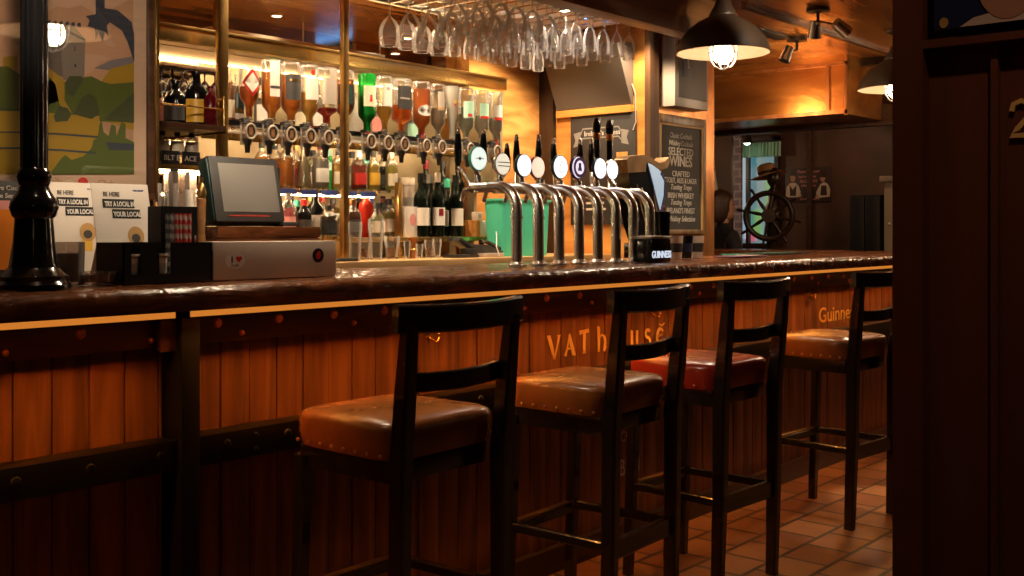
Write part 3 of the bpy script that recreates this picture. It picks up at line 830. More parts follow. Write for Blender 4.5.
c = at(318, 255.5, y); cx, cz = c.x-xa, c.z-CT
MB().prism(disc2(cx, cz, .0205, .0205, 32), FACE(0, -.0003, 0), .0008).build('round_sticker', 'black', wb)
MB().prism([(cx-.007, cz-.010), (cx+.004, cz-.011), (cx+.009, cz-.002), (cx+.007, cz+.010), (cx+.001, cz+.012), (cx-.004, cz+.008), (cx-.008, cz+.002)], FACE(0, -.0012, 0), .0006).build('sticker_hand', 'red', wb)

# till: wooden plinth and touch screen
y = 2.80
xa, xb = at(217, 235, y).x, at(322, 232, y).x
z1 = at(270, 226.5, y).z-CT
ts = thing('till_stand', 'dark slatted wooden stand under the touch-screen till', 'stand', (xa, y, CT+.0005))
mb = MB(); h = z1-.001
for k in range(4): mb.box(.0+.004*(k % 2), xb-xa-.004*(k % 2), .002*(k % 2), .20, h*k/4+.001, h*(k+1)/4-.001, .002)
mb.box(.01, xb-xa-.01, .01, .19, 0, h)
mb.build('slats', 'bar_wood', ts)
pos = thing('till_screen', 'black touch-screen till standing on the wooden stand', 'till', (xa+.032, y+.03, CT+h+.0025), R(0))
TW = at(285, 222, y).x-at(219, 222, y).x; TH = .225
ML = Matrix.Rotation(R(-13), 4, 'X')
MB().box(-.015, TW, -.005, .05, .012, TH, .010, M=ML).build('housing', 'charcoal', pos)
sc_ = MB().box(.016, TW-.018, -.0068, -.004, .044, TH-.024, .001, M=ML).build('display', 'screen', pos)
MB().box(.03, TW-.06, -.0068, -.004, .030, .033, M=ML).build('status_strip', 'red_line', pos)
MB().box(-.019, -.0145, 0, .046, .02, TH-.01, .002, M=ML).build('side_panel', 'teal_plastic', pos)
MB().box(.02, TW-.03, .02, .13, 0, .016, .004).bar([(TW/2, .075, .01), (TW/2, .045, .12)], .10, .03, (1, 0, 0)).build('foot', 'charcoal', pos)
cr = thing('card_reader', 'small pale payment card reader resting on the till stand beside the screen', 'card reader', (xa+TW+.045, y+.02, CT+h+.002))
MB().box(-.03, .03, 0, .06, 0, .014, .003).build('body', 'charcoal', cr)
MB().box(-.022, .022, .008, .052, .014, .0155).build('keypad', 'grey_box', cr)

# jugs and glassware behind the caddy
def bar_glass(u, vt, r, y, label, mat='glass', name='upturned_glass'):
    p = at(u, vt, y); t = thing(name, label, 'glass', (p.x, y, CT+.001))
    h = p.z-CT
    MB().lathe([(0, 0), (r*.8, 0), (r, h), (r*.94, h), (r*.74, .006), (0, .006)], n=24).build('glass_body', mat, t)
    return t
bar_glass(168, 184, .030, 2.86, 'tall clear glass behind the caddy nearest the poster frame', name='tall_glass')
bar_glass(179, 172, .032, 2.90, 'tall frosted tumbler behind the straws', 'clear_plastic', 'tall_tumbler')
p = at(189, 190, 2.86); t = thing('candle', 'white pillar candle beside the till behind the caddy', 'candle', (p.x, 2.86, CT+.001)); MB().lathe([(0, 0), (.014, 0), (.014, p.z-CT), (0, p.z-CT-.002)], n=18).build('wax', 'paper', t)
MB().lathe([(.001, p.z-CT-.002), (.001, p.z-CT+.008), (0, p.z-CT+.008)], n=6).build('wick', 'black', t)
p = at(201.5, 178, 2.86); t = thing('pepper_mill', 'slim dark wooden pepper mill beside the till behind the caddy', 'pepper mill', (p.x, 2.86, CT+.001)); h = p.z-CT
MB().lathe([(0, 0), (.018, 0), (.016, h*.1), (.011, h*.45), (.014, h*.78), (0, h*.78)], n=18).build('body', 'beam_wood', t)
MB().lathe([(0, h*.785), (.013, h*.785), (.016, h*.84), (.010, h*.93), (.005, h*.95), (.006, h), (0, h)], n=18).build('top', 'old_brass', t)

# ---------------------------------------------------------------- beer taps
TY = 2.57; AY = 2.775
px = [516.7, 537, 557.5, 577, 597, 616, 633.5, 650]
xs = [at(u, 263, TY).x for u in px]
# even spacing across the row
x0, x7 = xs[0], xs[-1]
xs = [x0+(x7-x0)*i/7 for i in range(8)]
ZP = 1.412
def tap(x, label):
    t = thing('beer_tap', label, 'beer tap', (x, TY, CT+.0005), 0, 'chrome beer tap pipes')
    pts = [(0, 0, .008), (0, 0, .20)]
    rb = .085
    for i in range(9):
        a = PI/2*i/8
        pts.append((0, rb-rb*math.cos(a), ZP-CT-rb+rb*math.sin(a)))
    pts.append((0, AY-TY+.02, ZP-CT))
    MB().tube(pts, .0205, 18).build('pipe', 'chrome', t)
    MB().lathe([(0, 0), (.038, 0), (.038, .006), (.030, .009), (.026, .016), (.0205, .018)], n=24).build('flange', 'chrome', t)
    MB().lathe([(.0205, -.006), (.0235, -.006), (.0235, .006), (.0205, .006)], n=20, c=(0, 0, .18)).build('collar', 'chrome', t)
    MB().cyl((0, AY-TY-.01, ZP-CT-.02), (0, AY-TY-.01, ZP-CT+.045), .018, .014).build('tap_body', 'chrome', t)
    MB().tube([(0, AY-TY+.015, ZP-CT), (0, AY-TY+.06, ZP-CT-.01), (0, AY-TY+.075, ZP-CT-.05)], .009, 10).build('spout', 'chrome', t)
    return t
TAPL = ['chrome beer tap with pale green-rimmed lit badge, nearest the bottles', 'chrome beer tap with cream lit badge crossed by dark blue bands', 'chrome beer tap with plain bright white badge next to the peach one', 'chrome beer tap with the peach-rimmed lit badge',
 'chrome beer tap with white emblem badge beside the purple one', 'chrome beer tap with the purple-ringed lilac badge', 'chrome beer tap with plain white badge and copper-banded tall handle', 'chrome beer tap with white emblem badge nearest the harp tap']
TAPS = []
for i, x in enumerate(xs):
    if not TAPS: TAPS.append(tap(x, TAPL[0]))
    else:
        c = copy_tree(TAPS[0]); c.location.x = x; c['label'] = TAPL[i]; TAPS.append(c)
# lit badges with their handles
def badge(n_, u, v, rv, y, face, rim='chrome', detail=None):
    p = at(u, v, y); t_ = (y/ray(u, v)[1]); r = rv*t_/F
    par = TAPS[n_]; sx_ = xs[n_]-p.x
    t = bpy.data.objects.new('badge', None); COL.objects.link(t); t.parent = par; t.location = (p.x-xs[n_], y-TY, p.z-par.location.z)
    M = Matrix(((1, 0, 0, 0), (0, 0, 1, 0), (0, 1, 0, 0), (0, 0, 0, 1)))
    MB().lathe([(0, .0), (r*.99, .0), (r*1.025, .003), (r*1.025, .012), (r*.8, .022), (0, .022)], n=36, M=M).build('housing', rim, t)
    MB().lathe([(0, -.004), (r*.7, -.0035), (r*.97, .0005)], n=36, M=M).build('lit_face', face, t)
    MB().cyl((sx_, AY-y-.01, ZP-p.z+.04), (0, .018, -r*.9), .011).build('stem', 'chrome', t)
    if detail: detail(t, r)
    return t
def d_bands(t, r):
    mb = MB(); M = FACE(0, -.0045, 0)
    mb.prism([(-r*.78, r*.10), (r*.78, r*.10), (r*.78, r*.18), (-r*.78, r*.18)], M, .0008).prism([(-r*.78, -r*.22), (r*.78, -r*.22), (r*.78, -r*.14), (-r*.78, -r*.14)], M, .0008)
    mb.build('printed_bands', 'navy', t)
def d_purple(t, r):
    M = FACE(0, -.0042, 0); mb = MB()
    n = 36; vs = []; fs = []
    for rr in (r*.62, r*.90):
        for z in (0, .001):
            for i in range(n): vs.append(M @ Vector((rr*math.cos(2*PI*i/n)+r*.05, rr*math.sin(2*PI*i/n), z)))
    for i in range(n):
        j = (i+1) % n
        fs.append((n+i, n+j, 3*n+j, 3*n+i)); fs.append((i, 2*n+i, 2*n+j, j)); fs.append((2*n+i, 3*n+i, 3*n+j, 2*n+j)); fs.append((i, j, n+j, n+i))
    mb.add(vs, fs); mb.prism(disc2(r*.05, r*.22, r*.2, r*.2, 18), M, .001).prism([(-r*.25, -r*.3), (r*.35, -r*.3), (r*.22, r*.1), (-r*.12, r*.1)], M, .001)
    mb.build('printed_ring', 'purple', t)
def d_marks(t, r):
    M = FACE(0, -.0042, 0); mb = MB()
    mb.stroke(arc(0, 0, r*.45, r*.45, 200, 330), r*.06, M, .0008).stroke(arc(r*.1, r*.1, r*.25, r*.3, 20, 200), r*.06, M, .0008)
    mb.build('printed_emblem', 'grey_box', t)
def d_dot(t, r):
    MB().prism(disc2(0, 0, r*.13, r*.16, 12), FACE(0, -.0042, 0), .0008).prism([(-r*.5, -r*.03), (r*.5, -r*.03), (r*.5, r*.03), (-r*.5, r*.03)], FACE(0, -.0042, 0), .0008).build('printed_emblem', 'grey_box', t)
badge(0, 479, 158.5, 12.2, 2.75, 'badge_mint', 'green_plastic', d_dot)
badge(1, 503, 164, 11.3, 2.75, 'badge_cream', 'chrome', d_bands)
badge(2, 524.5, 165.5, 11.6, 2.75, 'badge_white', 'teal_plastic')
badge(3, 538.2, 167.5, 10.8, 2.765, 'badge_peach', 'pink')
badge(4, 560.8, 167, 11.8, 2.75, 'badge_white', 'teal_plastic', d_marks)
badge(5, 578.8, 167.5, 11.3, 2.75, 'badge_lilac', 'purple', d_purple)
badge(6, 600.5, 168.5, 10.6, 2.75, 'badge_white', 'navy')
badge(7, 612.5, 169.8, 10.0, 2.765, 'badge_white', 'chrome', d_marks)
def handle(n_, u, vt, vb, y, kind='short'):
    p0 = at(u, vb, y); p1 = at(u, vt, y); h = p1.z-p0.z
    par = TAPS[n_]
    t = bpy.data.objects.new('handle', None); COL.objects.link(t); t.parent = par; t.location = (p0.x-xs[n_], y-TY, p0.z-par.location.z)
    if kind == 'short':
        MB().lathe([(0, 0), (.009, 0), (.014, h*.12), (.015, h*.45), (.010, h*.82), (0, h*.82)], n=18).build('grip', 'black_gloss', t)
        MB().lathe([(0, h*.80), (.009, h*.82), (.0095, h*.90), (.006, h*.985), (0, h)], n=16).build('chrome_tip', 'chrome', t)
    else:
        MB().lathe([(0, 0), (.010, 0), (.014, h*.1), (.015, h*.60), (0, h*.6)], n=18).build('grip', 'black_gloss', t)
        MB().lathe([(.0155, h*.60), (.017, h*.62), (.017, h*.70), (.0155, h*.72), (0, h*.72)], n=18).build('copper_band', 'copper_post', t)
        MB().lathe([(.0155, h*.72), (.019, h*.80), (.019, h*.90), (.010, h), (0, h)], n=18).build('cap', 'black_gloss', t)
        MB().bar([(0, -.012, h*.9), (.01, -.014, h*1.0)], .01, .004).build('chrome_tip', 'chrome', t)
    MB().cyl((xs[n_]-p0.x, AY-y+.015, ZP-p0.z), (0, 0, .004), .006).build('rod', 'chrome', t)
for n_, u, vt, vb, y, kd in ((0, 458, 127, 166, 2.86, 'short'), (0, 483.5, 128, 162, 2.82, 'short'), (1, 507, 143, 172, 2.82, 'short'), (2, 516.5, 134, 172, 2.82, 'short'), (3, 538.6, 134, 172, 2.84, 'short'), (4, 553.5, 138, 172, 2.84, 'short'),
        (5, 580, 138, 172, 2.84, 'short'), (6, 591.2, 138, 172, 2.84, 'short'), (6, 596.8, 118, 172, 2.86, 'tall'), (7, 609.5, 120, 172, 2.86, 'tall')):
    handle(n_, u, vt, vb, y, kd)

# stout font with a harp outline on its own drip box
y = 2.885
bx = at(655, 255, y).x
ft = thing('harp_tap', 'tall black and bronze curved tap shaped like a harp', 'beer tap', (bx, y, CT+.0005))
def hp_(u, v): q_ = at(u, v, y); return (q_.x-bx, q_.z-CT)
MH = FACE(0, 0, 0)
# black fluted body
body = [hp_(*q_) for q_ in ((626, 172), (645, 163), (650, 187), (655, 222), (662, 237), (660, 247), (648, 247), (640, 244), (634, 226), (630, 204))]
MB().prism(body, FACE(0, .06, 0), .075).build('column', 'black_gloss', ft)
tp = [hp_(*q_) for q_ in ((623.5, 160), (626, 156.5), (640, 155), (646, 156.5), (652, 161), (656, 163), (661, 162), (665.5, 157.5), (666.5, 163), (664, 168), (659, 170), (653, 167.5), (647, 163), (643, 163), (642.5, 172), (624.5, 173))]
qa, qb = hp_(634, 240), hp_(662, 247)
MB().box(qa[0], qb[0], -.02, .06, 0, qb[1]+.02, .006).build('base', 'black_gloss', ft)
MB().prism(tp, FACE(0, .055, 0), .075).build('bronze_top', 'bronze', ft)
hw = [hp_(*q_) for q_ in ((643.5, 163), (648.5, 165), (655, 170), (659.5, 175), (661, 182), (660, 196), (657, 211), (654, 203), (650, 187))]
MB().prism(hw, FACE(0, -.016, 0), .006).build('harp_panel', 'harp_glow', ft)
mb = MB(); mb.tube([tuple((hp_(u, v)[0], -.02, hp_(u, v)[1])) for u, v in ((657, 173), (661, 181), (660.5, 196), (657, 212), (653, 220))], .0075, 8); mb.tube([tuple((hp_(u, v)[0], -.02, hp_(u, v)[1])) for u, v in ((643.5, 163), (649.5, 186), (653.5, 203), (656, 213))], .004, 8); mb.build('harp_edge', 'navy', ft)
MB().tube([tuple((hp_(u, v)[0], -.022, hp_(u, v)[1])) for u, v in ((633, 184), (637, 205), (642, 224), (646, 240))], .0035, 8).build('chrome_line', 'chrome', ft)
a = hp_(640, 205)
for ch, (u, v) in zip('GUINNESS', ((636, 190), (637.5, 197), (639, 204), (640.5, 211), (642, 217), (643.5, 223), (645.5, 229), (647.5, 235))):
    q_ = hp_(u+4, v)
    text('font_lettering', ch, .036, FACE(q_[0], -.0165, q_[1]) @ Matrix.Rotation(R(100), 4, 'Z'), 'chalk', ft, sx=1.0)
y2 = 2.43
bxl, bxr = at(651, 250, y2).x, at(671, 250, y2).x
db = thing('drip_box', 'black drip tray box with lit white lettering under the harp tap', 'drip tray', (bxl, y2, CT+.0005))
hb = at(655, 236, y2).z-CT
MB().box(0, bxr-bxl, 0, .09, 0, hb-.012, .006).build('box_body', 'black_gloss', db)
MB().box(-.004, bxr-bxl+.004, -.004, .094, hb-.012, hb, .004).build('chrome_lip', 'steel', db)
text('lit_lettering', 'GUINNESS', .040, FACE(bxr-bxl-.145, -.0008, .020), 'text_glow', db, 'LEFT', sx=.78, bold=.0006)

# cups and straws right of the drip box
y = 2.62
p = at(661, 205, y); 
t = thing('straw_cup', 'tall black cup of straws in front of the menu board', 'cup', (p.x, y, CT+.0005))
h = at(661, 212, y).z-CT
MB().lathe([(0, 0), (.034, 0), (.042, h), (.039, h), (.031, .006), (0, .006)], n=24).build('cup_wall', 'black_gloss', t)
for k in range(3):
    s_ = MB().lathe([(.004, 0), (.004, h+.012+.006*k), (.003, h+.012+.006*k), (.003, 0), (.004, 0)], n=8).build('paper_straw', 'straw_red', loc=(p.x+.012+.008*k, y-.008+.006*k, CT+.008)); tag(s_, 'red striped straw in the tall black cup by the menu board', 'straw', 'straws in the tall black cup')
for u, col, lab in ((676, 'card_white', 'white takeaway cup with a dark sleeve beside the drip box'), (686, 'black_gloss', 'shiny black cup standing under the menu board'), (697, 'card_white', 'white takeaway cup with a dark sleeve nearest the menu post edge')):
    y = 2.70; p = at(u, 236, y); h = p.z-CT
    t = thing('takeaway_cup', lab, 'cup', (p.x, y, CT+.0005))
    MB().lathe([(0, 0), (.026, 0), (.034, h), (.031, h), (.024, .005), (0, .005)], n=24).build('cup_wall', col, t)
    MB().lathe([(.0285, h*.28), (.0325, h*.68)], n=24).build('sleeve', 'charcoal' if col == 'card_white' else 'navy', t)
# ---------------------------------------------------------------- back bar
BX0, BX1 = 2.06, 4.335
bb = thing('back_counter', 'wooden back-bar counter under the bottle shelves', 'counter', (BX0, 3.55, 0))
BZ = 1.113
MB().box(0, BX1-BX0, .03, .60, 0, BZ-.04).build('carcass', 'rail_wood', bb)
MB().box(0, BX1-BX0, -.01, .60, BZ-.035, BZ, .004).build('worktop', wood('pale_wood', (.45, .26, .10), (.66, .42, .19), .4, 'X', 3, .1, .1), bb)
MB().box(0, BX1-BX0, -.004, .02, BZ-.10, BZ-.04, .003).build('drawer_rail', 'bar_wood', bb)
bs = at(437, 268, 3.54)
MB().box(bs.x-BX0-.08, bs.x-BX0+.08, -.012, -.003, BZ-.085, BZ-.045, .002).build('steel_plate', 'steel', bb)
# bay right of the counter, in front of the clad wall
eb = thing('bay_counter', 'low wooden counter in the corner bay behind the beer taps', 'counter', (BX1+.003, 3.55, 0))
MB().box(0, XE-BX1-.008, .03, .505, 0, BZ-.04).build('carcass', 'rail_wood', eb)
MB().box(0, XE-BX1-.008, -.01, .505, BZ-.035, BZ, .004).build('worktop', 'pale_wood', eb)

mr = thing('back_mirror', 'large warm-toned mirror behind the bottle shelves', 'mirror', (BX0, 4.15, BZ))
MB().box(0, BX1-BX0, 0, .006, .88, CZ-BZ-.002).build('mirror_glass', 'mirror', mr)
MB().box(.62, BX1-BX0, 0, .006, .0, .88).build('gilt_panel', 'gold_panel', mr)
MB().box(0, .62, 0, .006, .0, .88).build('mirror_glass', 'mirror', mr)

hd = thing('bottle_canopy', 'brass canopy rail running above the upside-down bottles', 'canopy rail', (BX0, 3.78, 2.000))
MB().box(0, BX1-BX0, 0, .035, 0, .064, .003).build('front_rail', 'brass', hd)
MB().box(0, BX1-BX0, .035, .36, .050, .062).build('top_panel', 'old_brass', hd)
MB().box(.0, BX1-BX0, -.006, 0, .056, .066, .001).build('bead', 'old_brass', hd)
MB().box(.05, BX1-BX0-.05, .06, .09, .036, .048).build('fill_light_strip', 'shelf_glow', hd)  # unseen strip added behind the rail to light the hanging bottles
MB().box(.02, BX1-BX0-.02, .18, .20, .063, .075).build('fill_light_strip', glow('ceiling_fill_glow', (1.0, .62, .28), 26.0), hd)  # unseen uplight added to brighten the ceiling and its mirror image
for i, (u, w, lab, y) in enumerate(((222, .042, 'broad brass upright left of the upside-down bottles', 3.66), (344.5, .030, 'brass upright in the middle of the bottle display', 3.66), (398.5, .026, 'slim olive brass upright left of the wine bottles', 3.86))):
    p = at(u, 200, y)
    t = thing('brass_upright', lab, 'upright', (p.x, y, BZ+.0005), 0, 'brass uprights of the back bar')
    top = CZ-BZ-.003 if i < 2 else .37
    MB().box(-w/2, w/2, -.015, .015, .012, top, .004).build('post', 'old_brass', t)
    MB().box(-w/2-.008, w/2+.008, -.023, .023, 0, .012, .003).build('foot', 'brass', t)
t = thing('brass_upright', 'brass end upright against the orange wood wall', 'upright', (BX1-.02, 3.85, BZ+.0005), 0, 'brass uprights of the back bar')
MB().box(-.012, .012, -.05, .20, .34, .88, .004).box(-.012, .012, .14, .20, 0, .34, .004).build('post', 'gold_panel', t)

# bottle shelves
SH1, SH2 = 1.437, 1.215
def shelf(x0, x1, y0, y1, z, lab, edge='brass'):
    t = thing('bottle_shelf', lab, 'shelf', (x0, y0, z-.018))
    MB().box(0, x1-x0, .004, y1-y0, 0, .017, .002).build('board', 'pale_wood', t)
    MB().box(0, x1-x0, 0, .004, -.004, .018, .001).build('edge_strip', edge, t)
    return t
XA = at(222, 200, 3.66).x+.03
sh = shelf(XA, 3.50, 3.88, 4.145, SH1, 'upper wooden bottle shelf behind the till')
tk = MB()
for k in range(8): tk.box(.06+k*.118, .155+k*.118, -.0035, -.001, -.010, .016)
tk.build('price_strip', 'blue', sh)
MB().box(.02, 1.0, .03, .045, -.012, -.002).build('fill_light_strip', 'shelf_glow', sh)  # added strip under the shelf to brighten the lower bottles
shelf(XA, 3.50, 3.80, 4.145, SH2, 'lower wooden bottle shelf behind the till')
shelf(3.53, 4.27, 3.80, 4.145, SH2, 'wooden shelf carrying the wine bottles')

# ---------------------------------------------------------------- bottles
def prof_of(kind, r, h):
    if kind == 'wine': return [(r*.92, 0), (r, .01), (r, .60*h), (r*.93, .65*h), (r*.60, .72*h), (r*.38, .78*h), (r*.36, .95*h), (r*.42, .955*h), (r*.40, h)]
    if kind == 'round': return [(r*.9, 0), (r, .012), (r, .58*h), (r*.97, .64*h), (r*.78, .71*h), (r*.44, .78*h), (r*.36, .83*h), (r*.34, .94*h), (r*.40, .945*h), (r*.40, h)]
    if kind == 'square': return [(r*.95, 0), (r, .008), (r, .70*h), (r*.92, .74*h), (r*.50, .79*h), (r*.36, .82*h), (r*.34, .93*h), (r*.42, .935*h), (r*.42, h)]
    if kind == 'tall': return [(r*.9, 0), (r, .01), (r, .70*h), (r*.92, .75*h), (r*.55, .82*h), (r*.40, .86*h), (r*.38, .95*h), (r*.44, .955*h), (r*.44, h)]
    if kind == 'cone': return [(r*.95, 0), (r, .012), (r*.92, .25*h), (r*.62, .55*h), (r*.42, .75*h), (r*.36, .94*h), (r*.42, .945*h), (r*.40, h)]
    if kind == 'dome': return [(r*.85, 0), (r, .02*h), (r, .48*h), (r*.92, .58*h), (r*.6, .68*h), (r*.36, .76*h), (r*.34, .95*h), (r*.40, h)]
def rad(prof, z):
    for (r0, z0), (r1, z1) in zip(prof, prof[1:]):
        if z0 <= z <= z1: return r0+(r1-r0)*(z-z0)/max(1e-6, z1-z0)
    return prof[-1][0]
LQ = {}
def liquid_mat(c, tr=.45):
    k = 'liquid_%d_%d_%d_%d' % tuple(int(q*100) for q in (*c, tr))
    return tinted(k, c, tr)
def bottle(label, pos, kind, r, h, glass=None, liquid=None, fill=.6, lab=None, cap=None, inv=False, group=None, rz=0, labshape='band', lab2=None):
    """glass None = clear, else tinted colour; liquid colour; lab = (material, z0, z1, half-angle) as fractions"""
    t = thing('spirit_bottle' if kind != 'wine' else 'wine_bottle', label, 'bottle', pos, R(rz), group)
    sq = 6 if kind == 'square' else 0
    fr = (lambda z: h-z) if inv else (lambda z: z)
    pr = prof_of(kind, r, h)
    kq = .86 if sq else 1
    P = [(0, fr(pr[0][1]))]+[(q*kq, fr(z)) for q, z in pr]+[(0, fr(h))]
    gm = 'bottle_glass' if glass is None else liquid_mat(glass, .30)
    MB().lathe(P, n=24, sq=sq).build('glass_body', gm, t)
    if liquid is not None:
        if inv: z0, z1 = h*(1-fill), h*.93
        else: z0, z1 = .012, h*fill
        zs = sorted(set([z0, z1]+[z for _, z in pr if z0 < z < z1]))
        L = [(0, fr(z0))]+[(max(.002, rad(pr, z)*kq-.0025), fr(z)) for z in zs]+[(0, fr(z1))]
        MB().lathe(L, n=22, sq=sq).build('liquid', liquid_mat(liquid), t)
    def patch(name, l, off):
        mt, a, b, ang = l[:4]; sh = l[4] if len(l) > 4 else 'band'
        mb = MB()
        if sh == 'band':
            n = 7
            mb.lathe([(rad(pr, (h-z) if inv else z)*kq+off, z) for z in [h*(a+(b-a)*i/n) for i in range(n+1)]], n=16, sq=sq, a0=-PI/2-.25-R(ang), a1=-PI/2-.25+R(ang))
        else:                       # diamond or oval patch bent round the bottle
            vs = []; fs = []; n = 24; zc = h*(a+b)/2; hz = h*(b-a)/2
            vs.append((0, 0))
            for i in range(n):
                q = 2*PI*i/n
                if sh == 'diamond':
                    k = 1/(abs(math.cos(q))+abs(math.sin(q)))
                else: k = 1
                vs.append((R(ang)*k*math.cos(q), hz*k*math.sin(q)))
            V = []
            for (an, dz) in vs:
                z = zc+dz; rr = rad(pr, (h-z) if inv else z)*kq+off; aa = -PI/2-.25+an
                V.append((rr*math.cos(aa), rr*math.sin(aa), z))
            fs = [(0, i+1, (i+1) % n+1) for i in range(n)]
            mb.add(V, fs)
        mb.build(name, mt, t)
    if lab: patch('label_paper', lab, .0010)
    if lab2: patch('label_print', lab2, .0018)
    if cap:
        if inv: mb = MB().lathe([(r*.36, -.012), (r*.36, .018), (0, .018), (0, -.012)], n=14)
        else: mb = MB().lathe([(0, h*.86), (r*.43, h*.86), (r*.44, h+.003), (0, h+.004)], n=16)
        mb.build('stopper', cap, t)
    return t
AMB = (1.0, .38, .05); DAMB = (.58, .16, .025); GOLD = (1.0, .60, .12); RED = (.65, .05, .025); ORNG = (1.0, .28, .04)
OZ = 1.715; OY = 3.80
def obottle(u, vtop, kind, r, label, **kw):
    p = at(u, vtop, OY)
    h = min(p.z, 1.982)-OZ
    return bottle(label, (p.x, OY, OZ), kind, r, h, inv=True, group='bottles hanging upside down in the optics', **kw)
OB = []
def O(*a, **k): OB.append(a[0]); obottle(*a, **k)
# fractions in label tuples run upward from the neck of the hanging bottle
O(249, 67, 'dome', .042, 'upside-down bottle with red diamond label in the optics', liquid=DAMB, fill=.62, lab=('red', .42, .96, 62, 'diamond'), lab2=('paper', .50, .88, 44, 'diamond'))
O(271.5, 57, 'tall', .043, 'upside-down amber whiskey bottle with long white label', liquid=AMB, fill=.80, lab=('paper', .40, .97, 30), lab2=('charcoal', .53, .57, 28))
O(291, 57, 'tall', .043, 'upside-down amber whiskey bottle with black label', liquid=(.95, .32, .035), fill=.80, lab=('charcoal', .38, .80, 55), lab2=('old_brass', .68, .72, 30))
O(309.5, 60, 'tall', .040, 'upside-down half-empty gold spirit bottle with white label', liquid=GOLD, fill=.55, lab=('paper', .42, .78, 48), lab2=('red', .82, .92, 14, 'oval'))
O(326.5, 67, 'square', .045, 'upside-down square bottle with grey label and a little red liquor', liquid=RED, fill=.32, lab=('grey_box', .38, .82, 48))
O(344.5, 69, 'round', .045, 'upside-down dark whiskey bottle with black and green label', liquid=DAMB, fill=.84, lab=('black', .40, .74, 62), lab2=('teal_plastic', .42, .72, 20))
O(367, 66, 'tall', .042, 'upside-down bright green bottle with cream label', glass=(.02, .40, .05), liquid=(.05, .08, .01), fill=.60, lab=('cream', .42, .78, 48), lab2=('red', .50, .62, 8), cap='red')
O(384.5, 73, 'round', .038, 'upside-down clear bottle of gold spirit with pale label', liquid=GOLD, fill=.46, lab=('white', .46, .86, 42), lab2=('grey_box', .74, .80, 16, 'oval'))
O(401.5, 77, 'square', .046, 'upside-down square whiskey bottle with dark grey label', liquid=ORNG, fill=.52, lab=('charcoal', .44, .86, 52), lab2=('grey_box', .62, .65, 36))
O(421.5, 80, 'tall', .044, 'upside-down orange-red liqueur bottle with white oval', liquid=ORNG, fill=.86, lab=('white', .36, .56, 52, 'oval'), cap='red')
O(438, 83, 'tall', .036, 'upside-down clear bottle with pale ornate label', liquid=(.60, .50, .38), fill=.55, lab=('grey_box', .50, .85, 30), lab2=('dull_gold', .52, .56, 28))
O(452, 84, 'cone', .038, 'upside-down frosted white bottle with small yellow bird label', glass=(.62, .58, .52), lab=('yellow', .66, .74, 14, 'oval'), lab2=('red', .62, .66, 10))
O(466, 82, 'tall', .040, 'upside-down clear spirit bottle with mint label', liquid=(.55, .58, .48), fill=.5, lab=('mint', .42, .74, 50), lab2=('red', .44, .50, 18))
O(481.5, 84, 'tall', .038, 'upside-down clear vodka bottle with red-banded label, second from the wood wall', liquid=(.60, .58, .54), fill=.5, lab=('mint', .44, .74, 46), lab2=('red', .44, .49, 40), cap='steel')
O(495.5, 86, 'tall', .036, 'upside-down clear vodka bottle nearest the orange wood wall', liquid=(.60, .58, .54), fill=.5, lab=('white', .44, .74, 46), lab2=('red', .44, .50, 40), cap='red')
# slim upright miniatures left of the first optic
bottle('slim peach-coloured bottle with cream label beside the broad brass upright', (at(229, 118, 3.86).x, 3.86, 1.6735), 'tall', .026, .25, liquid=(.75, .38, .22), fill=.8, lab=('cream', .2, .5, 45))
bottle('slim bottle with dark green label beside the red diamond bottle', (at(237.5, 118, 3.88).x, 3.88, 1.6735), 'tall', .028, .24, liquid=(.25, .14, .03), fill=.8, lab=('teal_plastic', .40, .66, 55), lab2=('white', .2, .3, 40))
# optic measures
def optic(u, label):
    p = at(u, 140, OY-.03)
    t = thing('rail_mounted_optic', label, 'optic measure', (p.x, OY-.03, OZ-.05), 0, 'optic measures on the rail')
    M = Matrix(((1, 0, 0, 0), (0, 0, 1, 0), (0, 1, 0, 0), (0, 0, 0, 1)))
    MB().lathe([(.0, -.055), (.024, -.055), (.024, .046), (.016, .050), (.014, .062), (0, .062)], n=18, c=(0, .03, 0)).build('chamber', 'clear_plastic', t)
    b = MB().lathe([(0, -.006), (.0235, -.006), (.0235, .004), (0, .004)], n=26, M=M).build('badge_plate', 'charcoal', t)
    mb = MB(); mb.tube([(.0255*math.cos(2*PI*i/26), -.008, .031*math.sin(2*PI*i/26)) for i in range(26)], .0042, 8, closed=True); mb.build('badge_ring', 'grey_box', t)
    MB().box(-.010, .010, -.009, -.006, -.018, .018, .002).build('badge_mark', 'beam_wood', t)
    MB().lathe([(0, -.090), (.010, -.090), (.013, -.055), (.020, -.045), (.020, -.03), (0, -.03)], n=16, c=(0, .018, 0)).build('nozzle', 'black', t)
    MB().box(-.020, .020, .02, .05, .040, .056, .003).build('clamp', 'black', t)
    return t
ou = [250, 272, 290.5, 310, 328, 346, 370.5, 387.5, 404, 426, 441.5, 470, 496.5]
t0 = None
for i, u in enumerate(ou):
    lab = 'black spirit optic with oval grey badge, '+['first', 'second', 'third', 'fourth', 'fifth', 'sixth', 'seventh', 'eighth', 'ninth', 'tenth', 'eleventh', 'twelfth', 'last'][i]+' along the rail from the broad upright'
    if t0 is None: t0 = optic(u, lab)
    else:
        c = copy_tree(t0); c.location.x = at(u, 140, OY-.03).x; c['label'] = lab
orl = thing('optic_rail', 'black rail holding the row of spirit optics', 'rail', (XA, OY+.035, OZ-.025))
MB().box(0, BX1-XA-.04, 0, .02, 0, .024, .003).build('bar', 'black', orl)
MB().box(0, BX1-XA-.04, .02, .30, -.030, -.018, .002).build('glass_shelf', 'clear_plastic', orl)
MB().box(0, BX1-XA-.04, .012, .02, -.062, -.03, .002).build('brass_edge', 'brass', orl)
